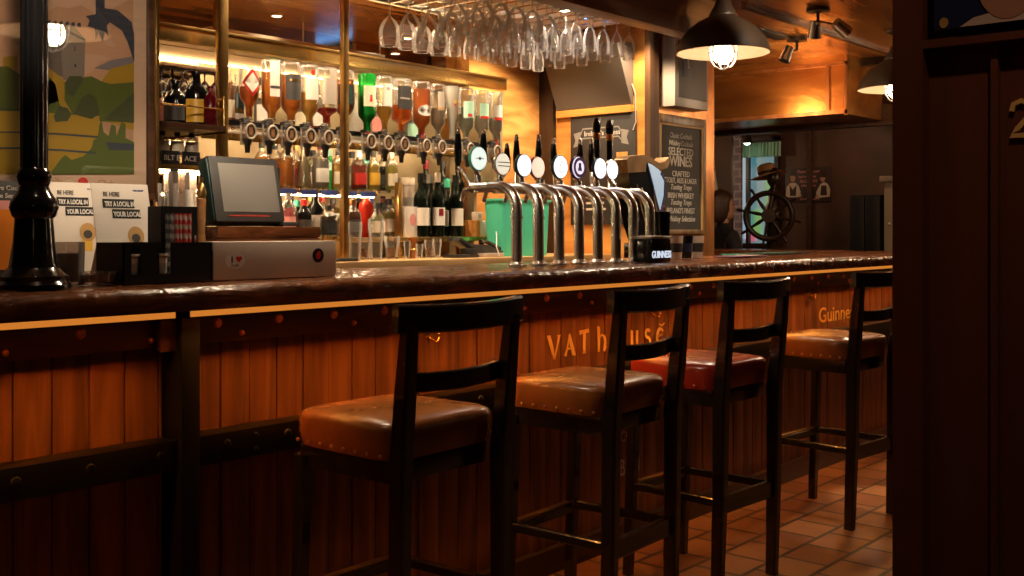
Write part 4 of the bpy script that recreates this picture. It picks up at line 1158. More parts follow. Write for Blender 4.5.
MB().box(.04, BX1-XA-.08, .024, .036, -.042, -.032).build('fill_light_strip', 'shelf_glow', orl)  # added strip tucked behind the brass edge to brighten the shelves
# second rank of bottles standing on the glass shelf behind the optics
k = 0
for u, col, lab_, kind, nm in ((262, (.55, .5, .42), 'white', 'tall', 'clear bottle with white label behind the red diamond bottle'), (300, (.62, .55, .45), 'cream', 'round', 'clear bottle with cream label behind the black-labelled amber bottle'),
        (317, (.70, .12, .05), 'white', 'tall', 'small red and white bottle behind the square grey-label bottle'), (356, None, 'white', 'cone', 'white opaque bottle standing left of the green hanging bottle'), (376, (.6, .5, .4), 'pink', 'tall', 'clear bottle with pink label behind the green hanging bottle'),
        (411, (.60, .66, .55), 'mint', 'square', 'pale mint-labelled bottle between the dark grey and orange hanging bottles'), (446, (.80, .35, .04), None, 'tall', 'small orange liqueur bottle behind the frosted white hanging bottle'), (461, (.62, .50, .25), 'dull_gold', 'round', 'gold-labelled bottle behind the mint-labelled hanging bottle')):
    k += 1; y = (4.07, 3.955)[k % 2]; p = at(u, 100, y)
    if nm.startswith('white opaque'):
        bottle(nm, (p.x, y, 1.685), kind, .042, .25, glass=(.80, .76, .68))
    else:
        bottle(nm, (p.x, y, 1.685), kind, .036, .24, liquid=col, fill=.62, lab=(lab_, .2, .5, 60) if lab_ else None, cap='black')

# upright bottles on the upper shelf
U = [(262, 'round', .034, .205, AMB, 'cream', 'black', 'amber bottle at the left end of the upper shelf, above the till screen'),
     (275, 'tall', .032, .215, DAMB, 'black', 'black', 'dark rum bottle behind the till screen top'),
     (287, 'tall', .034, .210, AMB, None, 'black', 'amber bottle beside the till screen on the upper shelf'),
     (296, 'round', .030, .215, (.55, .20, .03), 'wine_red', 'old_brass', 'brown-amber bottle with dark red label on the upper shelf'),
     (304, 'cone', .036, .225, (.62, .52, .28), None, 'steel', 'pale gold cone-shaped bottle on the upper shelf'),
     (313, 'tall', .034, .190, (.58, .52, .44), 'paper', 'black', 'clear bottle with paper label and black cap on the upper shelf'),
     (320.5, 'square', .036, .215, (.62, .56, .50), 'white', 'red', 'square clear bottle with red cap on the upper shelf'),
     (329.5, 'dome', .036, .200, None, None, 'mint', 'bright green squat bottle left of the middle brass upright'),
     (338, 'tall', .030, .190, GOLD, 'cream', 'black', 'gold bottle tight against the middle brass upright'),
     (352, 'round', .034, .195, (.48, .44, .40), 'grey_box', 'charcoal', 'grey-labelled bottle just right of the middle brass upright'),
     (359, 'square', .034, .190, (.60, .10, .05), 'red', 'white', 'bottle with bright red label on the upper shelf'),
     (366, 'cone', .034, .165, (.45, .70, .52), 'mint', 'green_plastic', 'pale green bottle with green cap on the upper shelf'),
     (373.5, 'round', .032, .200, (.80, .55, .10), 'yellow', 'black', 'yellow-labelled bottle on the upper shelf'),
     (384, 'tall', .036, .205, (.03, .02, .02), 'black', 'wine_red', 'near-black bottle with red neck on the upper shelf'),
     (391.5, 'tall', .030, .200, (.66, .58, .12), 'cream', 'steel', 'yellow-green bottle beside the slim olive upright')]
for i_, (u, kind, r, h, liq, lab_, cap, nm) in enumerate(U):
    yy_ = (3.935, 4.06)[i_ % 2]; p = at(u, 180, yy_)
    if 'bright green' in nm: bottle(nm, (p.x, yy_, SH1+.0005), kind, r, h, glass=(.06, .75, .12), cap=cap, lab=('mint', .5, .7, 40), group='bottles on the upper shelf')
    else: bottle(nm, (p.x, yy_, SH1+.0005), kind, r, h, liquid=liq, fill=.66, lab=(lab_, .16, .46, 62) if lab_ else None, cap=cap, group='bottles on the upper shelf')
# lower shelf
Lw = [(288, 'tall', .033, .195, (.80, .22, .24), 'pink', 'card_white', None, 'pink liqueur bottle beside the till on the lower shelf'),
      (297, 'round', .036, .165, None, 'black', 'green_plastic', (.02, .035, .02), 'dark bottle with the green cap on the lower shelf'),
      (304, 'round', .034, .168, None, 'charcoal', 'red', (.02, .02, .02), 'dark bottle with the red cap on the lower shelf'),
      (315, 'wine', .042, .215, None, 'paper', 'black', (.012, .012, .012), 'black bottle with white label in front of the till stand'),
      (328.5, 'square', .036, .145, (.10, .07, .04), 'black', 'black', None, 'short dark square bottle with black label on the lower shelf'),
      (337, 'square', .034, .135, (.70, .52, .30), 'cream', 'old_brass', None, 'short cream-labelled bottle against the middle brass upright'),
      (353, 'round', .038, .175, (.20, .09, .04), 'charcoal', 'copper_post', None, 'dark bottle with copper cap right of the middle brass upright'),
      (366, 'tall', .036, .215, None, None, 'red', (.85, .05, .02), 'bright red tall bottle on the lower shelf'),
      (377, 'dome', .038, .160, (.55, .56, .20), 'cream', 'charcoal', None, 'olive bottle with black cap right of the bright red bottle'),
      (389, 'round', .036, .185, (.66, .55, .12), 'paper', 'black', None, 'yellow-green bottle with paper label by the slim olive upright')]
for i_, (u, kind, r, h, liq, lab_, cap, gl, nm) in enumerate(Lw):
    y = (3.845, 3.925)[i_ % 2]; p = at(u, 220, y)
    bottle(nm, (p.x, y, SH2+.0005), kind, r, h, glass=gl, liquid=liq, fill=.68, lab=(lab_, .14, .48, 66) if lab_ else None, cap=cap, group='bottles on the lower shelf')
# back rank on the lower shelf
for (u, kind, r, h, gl, liq, lab_, cap, nm) in ((291, 'tall', .030, .205, (.02, .10, .04), None, 'cream', 'black', 'green-glass bottle in the back rank behind the pink liqueur'), (309, 'round', .034, .200, None, AMB, 'charcoal', 'old_brass', 'amber bottle in the back rank beside the black bottle with white label'),
      (322, 'tall', .030, .200, None, GOLD, 'paper', 'red', 'gold bottle with red cap in the back rank left of the middle upright'), (333, 'square', .034, .185, None, (.60, .35, .16), 'mint', 'charcoal', 'tan bottle with mint label in the back rank left of the middle upright'),
      (359, 'round', .032, .200, (.05, .03, .025), None, 'paper', 'charcoal', 'brown-black bottle in the back rank left of the bright red bottle'), (371, 'tall', .030, .200, None, (.60, .56, .48), 'grey_box', 'blue', 'clear blue-capped bottle in the back rank right of the bright red bottle'),
      (383, 'tall', .032, .205, (.02, .02, .02), None, 'wine_red', 'wine_red', 'black bottle with dark red label in the back rank by the olive bottle'), (394, 'round', .032, .205, None, AMB, 'white', 'old_brass', 'amber white-labelled bottle in the back rank behind the slim olive upright')):
    p = at(u, 210, 4.07)
    bottle(nm, (p.x, 4.07, SH2+.0005), kind, r, h, glass=gl, liquid=liq, fill=.7, lab=(lab_, .3, .62, 64), cap=cap, group='bottles at the back of the lower shelf')
# wine bottles
WB = [(421, 3.84, .285, 'paper', 'black', 'wine bottle at the left end of the wine row'), (430, 3.93, .290, 'white', 'steel', 'wine bottle with silver capsule behind the picture label'),
      (437.5, 3.84, .292, 'white', 'card_white', 'wine bottle with white capsule and a brown picture label'), (447, 3.93, .270, 'paper', 'green_plastic', 'wine bottle with the green capsule'),
      (456, 3.84, .285, 'paper', 'black', 'wine bottle at the right end of the wine row'), (426, 4.04, .285, 'charcoal', 'wine_red', 'red-capsuled wine bottle in the back row on the left'), (443, 4.04, .285, 'charcoal', 'black', 'black-capsuled wine bottle in the back row'), (458, 4.04, .29, 'wine_red', 'charcoal', 'dark wine bottle at the right of the back row')]
for i, (u, y, h, lab_, cap, nm) in enumerate(WB):
    p = at(u, 220, y)
    bottle(nm, (p.x, y, SH2+.0005+(.085 if y > 4 else 0)), 'wine', .0375, h+.03, glass=(.012, .02, .012), lab=(lab_, .18, .46, 70), cap=cap, group='wine bottles on the shelf', lab2=('wine_red', .33, .44, 20) if i == 2 else None)
rs = thing('bottle_riser', 'wooden riser step behind the front row of wine bottles', 'riser', (at(415, 220, 4.03).x, 3.985, SH2+.0003))
MB().box(0, at(466, 220, 4.03).x-at(415, 220, 4.03).x, 0, .10, 0, .0845, .003).build('step', 'rail_wood', rs)
MB().box(0, at(466, 220, 4.03).x-at(415, 220, 4.03).x, -.003, 0, .06, .0845, .001).build('edge_strip', 'brass', rs)
# boxes and tubes beside the wine
p = at(407.5, 236, 3.86); t = thing('gift_box', 'cream gift box with a printed portrait left of the wine bottles', 'box', (p.x, 3.86, SH2+.0005))
MB().box(-.042, .042, -.03, .03, 0, .15, .002).build('carton', 'paper', t)
MB().prism(disc2(.008, .085, .022, .030), FACE(0, -.0302, 0), .0008).build('printed_portrait', 'pink', t)
p = at(406.5, 236, 3.97); t = thing('gift_tube', 'white gift tube standing behind the cream gift box', 'tube', (p.x, 3.97, SH2+.0005))
MB().lathe([(0, 0), (.040, 0), (.040, .26), (.042, .262), (.042, .30), (0, .30)], n=24).build('tube', 'card_white', t)
MB().lathe([(.0405, .06), (.0405, .20)], n=24).build('label_paper', 'grey_box', t)
p = at(478, 236, 3.86); t = thing('carton', 'white and wooden carton right of the wine bottles', 'box', (p.x, 3.86, SH2+.0005))
MB().box(-.055, .055, -.04, .04, 0, .085, .003).build('carton', 'paper', t)
MB().box(-.056, -.028, -.041, .041, -.0, .0855, .002).build('wood_end', 'orange_wood', t)
p = at(477, 217, 3.86); t = thing('plug_adapter', 'small white plug adapter on top of the white carton', 'adapter', (p.x, 3.86, SH2+.086))
MB().box(-.022, .022, -.02, .02, 0, .045, .004).build('body', 'card_white', t)
MB().box(-.012, .012, -.0215, -.0195, .012, .034, .001).build('socket', 'grey_box', t)
p = at(471.5, 236, 3.80); t = thing('napkin_dispenser', 'amber glass jar standing by the white carton', 'jar', (p.x, 3.93, SH2+.0005)); t.name = 'glass_jar'
MB().lathe([(0, 0), (.034, 0), (.036, .08), (.030, .10), (.030, .11), (0, .11)], n=22).build('glass_body', liquid_mat((.40, .16, .03), .3), t)
MB().lathe([(.031, .11), (.032, .11), (.032, .13), (0, .13)], n=22).build('lid', 'old_brass', t)

# on the back counter
def pint(u, vt, y, r, label, mat='glass', liq=None, name='pint_glass'):
    p = at(u, vt, y); h = p.z-BZ
    t = thing(name, label, 'glass', (p.x, y, BZ+.0005))
    MB().lathe([(0, 0), (r*.74, 0), (r*.86, h*.5), (r*1.02, h*.78), (r, h), (r*.95, h), (r*.96, h*.78), (r*.80, h*.5), (r*.66, .008), (0, .008)], n=28).build('glass_body', mat, t)
    if liq is not None: MB().lathe([(0, .0085), (r*.64, .0085), (r*.80, h*.5), (0, h*.5)], n=22).build('drink', liquid_mat(liq), t)
    return t
pint(354.5, 222, 3.64, .034, 'empty pint glass right of the middle brass upright')
pint(376, 219, 3.66, .036, 'empty pint glass in front of the olive bottle')
pint(364.5, 238, 3.76, .030, 'short tumbler of brown drink between the two pint glasses', 'glass', (.30, .09, .02), 'short_tumbler')
pint(392, 236, 3.74, .038, 'wide tumbler of brown drink right of the pint glasses', 'glass', (.32, .10, .02), 'wide_tumbler')
pint(407, 241, 3.64, .016, 'small shot glass left of the copper jigger', name='shot_glass')
pint(419.5, 244, 3.64, .018, 'small shot glass right of the copper jigger', name='shot_glass')
pint(437, 239, 3.66, .022, 'straight clear glass below the wine shelf', name='highball_glass')
pint(429, 240, 3.74, .024, 'clear glass with a brown drink below the wine shelf', 'glass', (.30, .12, .04), 'small_tumbler')
p = at(413, 231, 3.72); t = thing('copper_jigger', 'copper jigger cup standing among the shot glasses', 'jigger', (p.x, 3.72, BZ+.0005)); h = .10
MB().lathe([(0, 0), (.024, 0), (.020, .02), (.011, h*.45), (.026, h), (.0245, h), (.010, h*.5), (0, h*.5)], n=24).build('cup', 'copper_post', t)
MB().lathe([(.0115, h*.42), (.0135, h*.45), (.0115, h*.48)], n=20).build('waist_ring', 'brass', t)
# round jar with amber snacks behind the box edge
p = at(331, 236, 3.74); t = thing('snack_jar', 'amber glass jar on the back counter behind the white box', 'jar', (p.x, 3.74, BZ+.0005))
MB().lathe([(0, 0), (.045, 0), (.048, .06), (.036, .085), (.036, .095), (0, .095)], n=24).build('glass_body', liquid_mat((.75, .40, .10), .4), t)
MB().lathe([(.037, .095), (.038, .095), (.038, .11), (0, .11)], n=22).build('lid', 'brass', t)
p = at(346, 257, 3.60); t = thing('coaster_stack', 'black rubber tray at the foot of the middle brass upright', 'tray', (p.x, 3.60, BZ+.0005)); t.name = 'rubber_tray'
MB().box(-.06, .05, -.025, .025, 0, .012, .003).build('tray', 'black', t)
MB().box(-.055, .045, -.02, .02, .012, .014).build('liner', 'charcoal', t)
# desk phone, payment machine, cables
p = at(462, 252, 3.66); t = thing('payment_terminal', 'black payment terminal tilted on the back counter', 'payment terminal', (p.x, 3.64, BZ+.0005))
MB().box(-.10, .06, -.04, .06, 0, .016, .004).build('base', 'black', t)
Mt = Matrix.Translation((-.055, .05, .055)) @ Matrix.Rotation(R(24), 4, 'Y')
MB().box(0, .125, -.05, .03, .03, .052, .004, M=Mt).build('body', 'black', t)
MB().box(.02, .085, -.040, .02, .052, .0535, M=Mt).build('display', 'grey_box', t)
MB().box(.0, .05, -.04, .03, .010, .045, .004).build('stand', 'black', t)
p = at(486, 252, 3.66); t = thing('desk_phone', 'grey desk phone with black handset on the back counter', 'telephone', (p.x, 3.66, BZ+.0005))
MB().box(-.07, .085, -.05, .07, 0, .020, .004).build('base', 'grey_box', t)
MB().prism([(-.07, .02), (.085, .02), (.085, .028), (-.03, .062), (-.07, .064)], FACE(0, .068, 0), .11).build('body', 'charcoal', t)
hs = [(-.06, -.02, .072), (-.035, -.02, .082), (.01, -.02, .068), (.055, -.02, .052), (.075, -.02, .036)]
MB().tube(hs, .01, 10, radii=[.017, .011, .010, .011, .017]).build('handset', 'black_gloss', t)
pA = at(481, 222, 3.81); pB = at(498, 247, 3.575)
cab = MB().tube([(pA.x+.02, 3.82, pA.z), (pA.x+.05, 3.76, pA.z-.012), ((pA.x+pB.x)/2+.02, 3.66, (pA.z+pB.z)/2), (pB.x, 3.585, pB.z), (pB.x+.01, 3.572, BZ+.004)], .0028, 8).build('white_cable', 'white'); tag(cab, 'straight white cable running from the carton down past the green tub', 'cable')
pA = at(488, 233, 3.82); pB = at(494, 251, 3.62)
cab = MB().tube([(pA.x+.0, 3.76, SH2-.04), (pA.x+.02, 3.76, SH2-.035), (pA.x+.035, 3.76, SH2-.06), (pA.x+.035, 3.762, BZ+.015), (pA.x+.03, 3.765, BZ+.004)], .0028, 8).build('white_cable', 'white'); tag(cab, 'looped white cable hanging behind the desk phone', 'cable')
# green box
gx0, gx1 = at(504, 240, 3.62).x, at(553, 240, 3.62).x
gb = thing('green_bin', 'mint green plastic tub standing behind the beer taps', 'tub', ((gx0+gx1)/2, 3.70, BZ+.0005))
hg = at(520, 199, 3.62).z-BZ; wg = (gx1-gx0)/2
def rr(w, d, z, r=.03):
    return [(sx*(w-r)+r*math.cos(a), sy*(d-r)+r*math.sin(a), z) for sx, sy, a0 in ((1, 1, 0), (-1, 1, 90), (-1, -1, 180), (1, -1, 270)) for a in [R(a0+q*22.5) for q in range(5)]]
rings = [rr(wg*.93, .062, 0), rr(wg, .07, hg), rr(wg*.98, .067, hg), rr(wg*.91, .058, .005)]
vs = [v for r_ in rings for v in r_]; m = 20
fs = [(j*m+i, j*m+(i+1) % m, (j+1)*m+(i+1) % m, (j+1)*m+i) for j in range(3) for i in range(m)]+[tuple(range(m))[::-1], tuple(3*m+i for i in range(m))]
MB().add(vs, fs).build('tub', 'green_plastic', gb)
rings = [rr(wg+.001, .071, hg-.012), rr(wg+.008, .078, hg-.012), rr(wg+.008, .078, hg), rr(wg+.001, .071, hg)]
vs = [v for r_ in rings for v in r_]
fs = [(j*m+i, j*m+(i+1) % m, ((j+1) % 4)*m+(i+1) % m, ((j+1) % 4)*m+i) for j in range(4) for i in range(m)]
MB().add(vs, fs).build('rim', 'green_plastic', gb)

# ---------------------------------------------------------------- left wing of the back bar: gallery shelf and dark bottles
WX = 2.415
wl = thing('gallery_shelf', 'brass-railed side shelf holding dark bottles next to the poster', 'shelf', (WX, 3.56, 1.655))
MB().box(-.27, .004, 0, .50, -.022, -.001, .002).build('board', 'rail_wood', wl)
MB().box(.004, .010, 0, .50, -.030, .004, .001).build('edge_strip', 'brass', wl)
mb = MB()
for z in (.062, .104): mb.tube([(.0, .0, z), (.0, .50, z)], .0035, 8)
for y_ in (.005, .25, .495): mb.cyl((.0, y_, -.001), (.0, y_, .112), .004)
mb.tube([(.0, .0, .062), (-.27, .0, .062)], .0035, 8)
mb.build('gallery_rail', 'brass', wl)
bottle('black bottle with faint grey label on the side shelf', (2.335, 3.775, 1.6555), 'round', .044, .185, glass=(.012, .012, .014), lab=('charcoal', .14, .46, 70), rz=-15)
bottle('black bottle with the yellow label on the side shelf', (2.362, 3.672, 1.6555), 'round', .044, .215, glass=(.012, .012, .014), lab=('yellow', .06, .48, 62), rz=-15)
bottle('maroon bottle at the near end of the side shelf', (2.375, 3.595, 1.6555), 'tall', .026, .15, glass=(.16, .012, .02), cap='wine_red')
bottle('peach bottle at the far end of the side shelf', (2.345, 3.87, 1.6555), 'tall', .034, .15, glass=None, liquid=(.78, .42, .28), fill=.85, lab=('pink', .2, .55, 55))
# dark goblets hanging behind
gr = thing('glass_hanger', 'dark hanger rail with small glasses above the side shelf', 'hanger', (2.40, 3.97, 1.930))
MB().box(0, .30, 0, .12, 0, .016, .003).build('rail', 'rail_wood', gr)
src = None
for i in range(6):
    if src is None:
        src = thing('hanging_small_goblet', 'small dark-tinted goblet hanging above the brass-railed side shelf', 'glass', (0, 0, 0), 0, 'goblets above the side shelf')
        MB().lathe([(.0, 0), (.024, 0), (.026, -.003), (.004, -.008), (.0035, -.035), (.018, -.05), (.0245, -.075), (.023, -.105)], n=18).build('goblet', liquid_mat((.05, .035, .035), .25), src)
        g_ = src
    else: g_ = copy_tree(src)
    g_.location = (2.425+.052*i, 4.03, 1.929)
t = thing('side_ledge', 'amber-lit lower ledge with black price tickets left of the till', 'shelf', (2.10, 3.62, 1.50))
MB().box(0, .36, .004, .5, -.018, -.001, .002).build('board', 'pale_wood', t)
MB().box(0, .36, 0, .004, -.020, .004, .001).build('edge_strip', 'brass', t)
MB().box(.02, .34, .06, .08, -.032, -.020).build('fill_light_strip', 'shelf_glow', t)
mb = MB(); xq0 = at(163, 158, 3.61).x-2.10; xq1 = at(182, 158, 3.61).x-2.10; xq2 = at(201, 158, 3.61).x-2.10
MB().box(xq0, xq1-.006, -.004, -.001, .0, .05, .001).box(xq1+.006, xq2, -.004, -.001, 0, .05, .001).build('price_ticket', 'black', t)
text('ticket_text', 'BLT E', .028, FACE((xq0+xq1)/2, -.0045, .014), 'chalk', t); text('ticket_text', 'ACE', .028, FACE((xq1+xq2)/2, -.0045, .014), 'chalk', t)
for i, (x_, c_) in enumerate(((2.19, 'white'), (2.255, 'card_white'), (2.32, 'cream'), (2.385, 'grey_box'))):
    bottle(['white-labelled', 'pale-labelled', 'cream-labelled', 'grey-labelled'][i]+' small bottle standing on the amber-lit ledge', (x_, 3.74, 1.5005), 'tall', .027, .135, liquid=(.55, .45, .30), fill=.7, lab=(c_, .4, .72, 60), cap='black')
pt = at(177, 175, 3.50)
bottle('clear bottle with black pourer standing behind the tall tumbler', (at(174, 200, 3.60).x, 3.60, BZ+.0005), 'tall', .036, at(174, 170, 3.62).z-BZ, liquid=(.70, .60, .50), fill=.7, lab=('white', .55, .75, 60), cap='black')
p = at(185, 165, 3.66); t = thing('notice_card', 'beige notice card standing behind the caddy below the tickets', 'card', (p.x, 3.69, BZ+.0005))
MB().box(-.07, .07, 0, .004, 0, at(185, 174, 3.60).z-BZ, .001).build('card', 'card_white', t)
text('card_text', '- 2', .03, FACE(.01, -.0005, at(185, 180, 3.6).z-BZ), 'charcoal', t)
MB().bar([(0, .006, .25), (0, .08, 0)], .06, .003, (1, 0, 0)).build('easel_back', 'card_white', t)

# ---------------------------------------------------------------- hanging glass rack
RX0, RX1, RY0, RY1, RZ = 3.16, 4.30, 2.88, 3.54, 2.262
rk = thing('glass_rack', 'overhead metal rack from which the stemmed glasses hang', 'glass rack', (RX0, RY0, RZ))
mb = MB(); nx = 11
for i in range(nx+1):
    x = (RX1-RX0)*i/nx
    mb.box(x-.006, x+.006, 0, RY1-RY0, .0, .003).box(x-.0015, x+.0015, 0, RY1-RY0, .003, .02)
mb.build('runner', 'steel', rk)
MB().box(-.03, RX1-RX0+.03, -.02, 0, .0, .03, .002).box(-.03, RX1-RX0+.03, RY1-RY0, RY1-RY0+.02, 0, .03, .002).box(-.03, -.014, 0, RY1-RY0, .004, .03, .002).box(RX1-RX0+.014, RX1-RX0+.03, 0, RY1-RY0, .004, .03, .002).build('frame', 'steel', rk)
mb = MB()
for x in (0.0, .57, RX1-RX0):
    for y_ in (-.01, RY1-RY0+.01): mb.cyl((x, y_, .028), (x, y_, CZ-RZ), .005)
mb.build('hanger_rod', 'steel', rk)
def wine_glass(big, label, group):
    t = thing('hanging_wine_glass' if big else 'hanging_goblet', label, 'glass', (0, 0, 0), 0, group)
    if big: P = [(0, .004), (.036, .003), (.036, .001), (.010, -.004), (.0040, -.014), (.0038, -.070), (.009, -.080), (.028, -.096), (.043, -.122), (.0485, -.150), (.046, -.178), (.039, -.208)]
    else: P = [(0, .004), (.031, .003), (.031, .001), (.008, -.004), (.0036, -.014), (.0036, -.080), (.009, -.090), (.022, -.108), (.030, -.14), (.031, -.17), (.028, -.200)]
    k_ = 6
    MB().lathe(P[:k_], n=16).build('stem', 'stem_glass', t, 60)
    MB().lathe(P[k_-1:], n=22).build('goblet', 'glass', t, 60)
    mb = MB(); r_, z_ = P[-1]; mb.tube([(r_*math.cos(2*PI*i/24), r_*math.sin(2*PI*i/24), z_) for i in range(24)], .0013, 6, closed=True); mb.build('rim', 'stem_glass', t)
    return t
wg_ = wine_glass(True, 'large clear wine glass hanging upside down from the overhead rack', 'wine glasses in the rack')
fg_ = wine_glass(False, 'small clear stemmed glass hanging upside down from the overhead rack', 'small stemmed glasses in the rack')
first = {}
for i in range(nx):
    for j in range(5):
        x = RX0+(RX1-RX0)*(i+.5)/nx; y = RY0+.05+(RY1-RY0-.10)*j/4
        bigp = (x-RX0)*.8+(y-RY0)*.25 < .52
        s_ = wg_ if bigp else fg_
        if s_.name not in first: first[s_.name] = 1; o = s_
        else: o = copy_tree(s_)
        o.location = (x+random.uniform(-.002, .002), y+random.uniform(-.004, .004), RZ+.006); o.rotation_euler.z = random.uniform(0, 6)

# ---------------------------------------------------------------- end wall of the bay
cb = thing('chalkboard_sign', 'framed chalkboard with a scrolled banner on the bay end wall', 'chalkboard', (XE, 3.62, 1.28))
yb0, yb1 = atx(571, 160, XE-.01).y, atx(636, 160, XE-.01).y
zt_b = 1.915-1.28
MB().box(-.014, -.001, yb1-3.62, yb0-3.62, 0, zt_b, .001).build('slate', 'chalkboard', cb)
MF = FACE(-.0145, 0, 0, '-x')
wB = (yb0-yb1)
def ban(x, z): return (x*wB/2, z)
mb = MB()
mb.stroke([(-.62*wB/2, .52), (-.55*wB/2, .555), (.55*wB/2, .555), (.66*wB/2, .52)], .008, MF, .001).stroke([(-.62*wB/2, .475), (-.55*wB/2, .50), (.55*wB/2, .50), (.66*wB/2, .475)], .008, MF, .001)
mb.prism([(-.86*wB/2, .45), (-.62*wB/2, .46), (-.62*wB/2, .54), (-.84*wB/2, .53), (-.78*wB/2, .49)], MF, .001).prism([(.64*wB/2, .46), (.86*wB/2, .45), (.80*wB/2, .49), (.86*wB/2, .53), (.64*wB/2, .54)], MF, .001)
mb.build('chalk_banner', plain('chalk_grey', (.22, .20, .18), .8), cb)
text('chalk_text', "Ireland's of", .042, MF @ Matrix.Translation((-.10*wB/2, .512, .0005)), 'chalk', cb, 'CENTER')
text('chalk_text', "ness", .042, MF @ Matrix.Translation((.45*wB/2, .512, .0005)), 'chalk', cb, 'CENTER')
g = MB(); cxp = .66*wB/2; g.prism([(cxp-.030, .20), (cxp+.030, .20), (cxp+.038, .41), (cxp-.038, .41)], MF, .001); g.build('drawn_pint', 'orange_wood', cb)
g = MB(); g.prism([(cxp-.02, .35), (cxp+.02, .35), (cxp+.02, .365), (cxp-.02, .365)], MF @ Matrix.Translation((0, 0, .001)), .001); g.build('drawn_mark', 'charcoal', cb)
for k, wd in enumerate((.5, .42, .46)):
    MB().stroke([(-.1, .16-.035*k), (-.1+wd*.3, .16-.035*k)], .012, MF, .001).build('chalk_line', 'chalk', cb)
# sloping grey panel above it
y0p, y1p = atx(559, 112, XE).y, atx(633.5, 104, XE).y
sp = thing('sloped_panel', 'sloping plain grey panel fixed high above the scrolled chalkboard', 'panel', (XE-.001, y0p, 1.955))
M = Matrix(((1, 0, 0, 0), (0, 0, 1, y1p-y0p), (0, 1, 0, 0), (0, 0, 0, 1)))
MB().prism([(0, 0), (-.02, 0), (-.16, .32), (-.10, .34), (0, .34)], M, y0p-y1p).build('panel', 'grey_panel', sp)
MB().box(-.03, 0, y1p-y0p, 0, -.045, -.004, .002).build('batten', 'orange_wood_y', sp)
pc = [atx(632, 84, XE-.02), atx(635, 92, XE-.012), atx(635.5, 108, XE-.02), atx(636, 122, XE-.012), atx(633, 130, XE-.02)]
cab = MB().tube([tuple(q_) for q_ in pc], .0035, 8).build('wall_cable', 'grey_box'); tag(cab, 'thin cable dangling beside the sloping grey panel', 'cable')

# wines board on the copper post
y = 3.30
L, Rr_, = at(655.5, 170, y-.03).x, at(706, 170, y-.03).x
zb_ = at(690, 234, y-.03).z; zt2 = at(657, 112.5, y-.03).z
wbrd = thing('menu_board_sign', 'tall framed chalkboard listing selected wines on the copper post', 'chalkboard', (L, y-.001, zb_))
W, H = Rr_-L, zt2-zb_
f_ = .07
MB().box(f_*.6, W-.035, -.02, -.002, .01, H-.03).build('slate', 'chalkboard', wbrd)
MB().box(0, .045, -.032, -.002, 0, H, .003).box(W-.03, W, -.032, -.002, 0, H, .003).box(.045, W-.03, -.032, -.002, H-.05, H, .003).box(.045, W-.03, -.032, -.002, 0, .025, .003).build('frame', wood('frame_wood', (.10, .05, .02), (.26, .14, .055), .35, 'Z', 5, .1, .15), wbrd)
MB().box(.048, .060, -.030, -.003, .025, H-.05, .001).box(.06, W-.045, -.030, -.003, H-.062, H-.05, .001).box(W-.045, W-.03, -.030, -.003, .025, H-.05, .001).build('inner_bead', 'dull_gold', wbrd)
cx = (.06+W-.045)/2; cw = W-.105
def line(s, v, size, sx=1.0, bold=0, shear=0):
    z = at(685, v, y-.022).z-zb_
    text('chalk_text', s, size, FACE(cx, -.0206, z), 'chalk', wbrd, sx=sx, bold=bold, shear=shear)
line('Classic Cocktails', 139, .042, .85, 0, .2); line('Whiskey Cocktails', 146.5, .042, .82, 0, .2)
line('SELECTED', 156, .062, .95, .0012); line('WINES', 166.5, .080, 1.0, .002)
line('CRAFTED', 177, .046, .95); line('STOUT, ALES & LAGER', 183.5, .043, .80); line('Tasting Trays', 190, .044, .95, 0, .3)
line('IRISH WHISKEY', 198.5, .045, .92); line('Tasting Trays', 205, .044, .95, 0, .3)
line("IRELAND'S FINEST", 213.5, .045, .84); line('Whiskey Selection', 221.5, .046, .88, 0, .3)

# grey light box above the board
x0_, x1_ = at(675, 70, 3.2).x, at(708, 70, 3.2).x
zb2, zt3 = at(690, 108, 3.2).z, CZ-.03
lb = thing('grey_cabinet', 'pale grey box mounted above the wines board, with dark picture panel', 'cabinet', (x0_, 3.2, zb2))
MB().box(0, x1_-x0_, 0, .098, 0, zt3-zb2, .004).build('box_body', 'grey_box', lb)
MB().box(.03, x1_-x0_-.02, -.004, 0, .05, zt3-zb2-.06, .002).build('front_panel', 'grey_panel', lb)
MB().box(.075, .17, -.006, -.004, .17, .36, .001).build('dark_picture', 'navy', lb)
MB().box(.12, .14, -.0075, -.006, .22, .30).build('picture_mark', 'grey_box', lb)

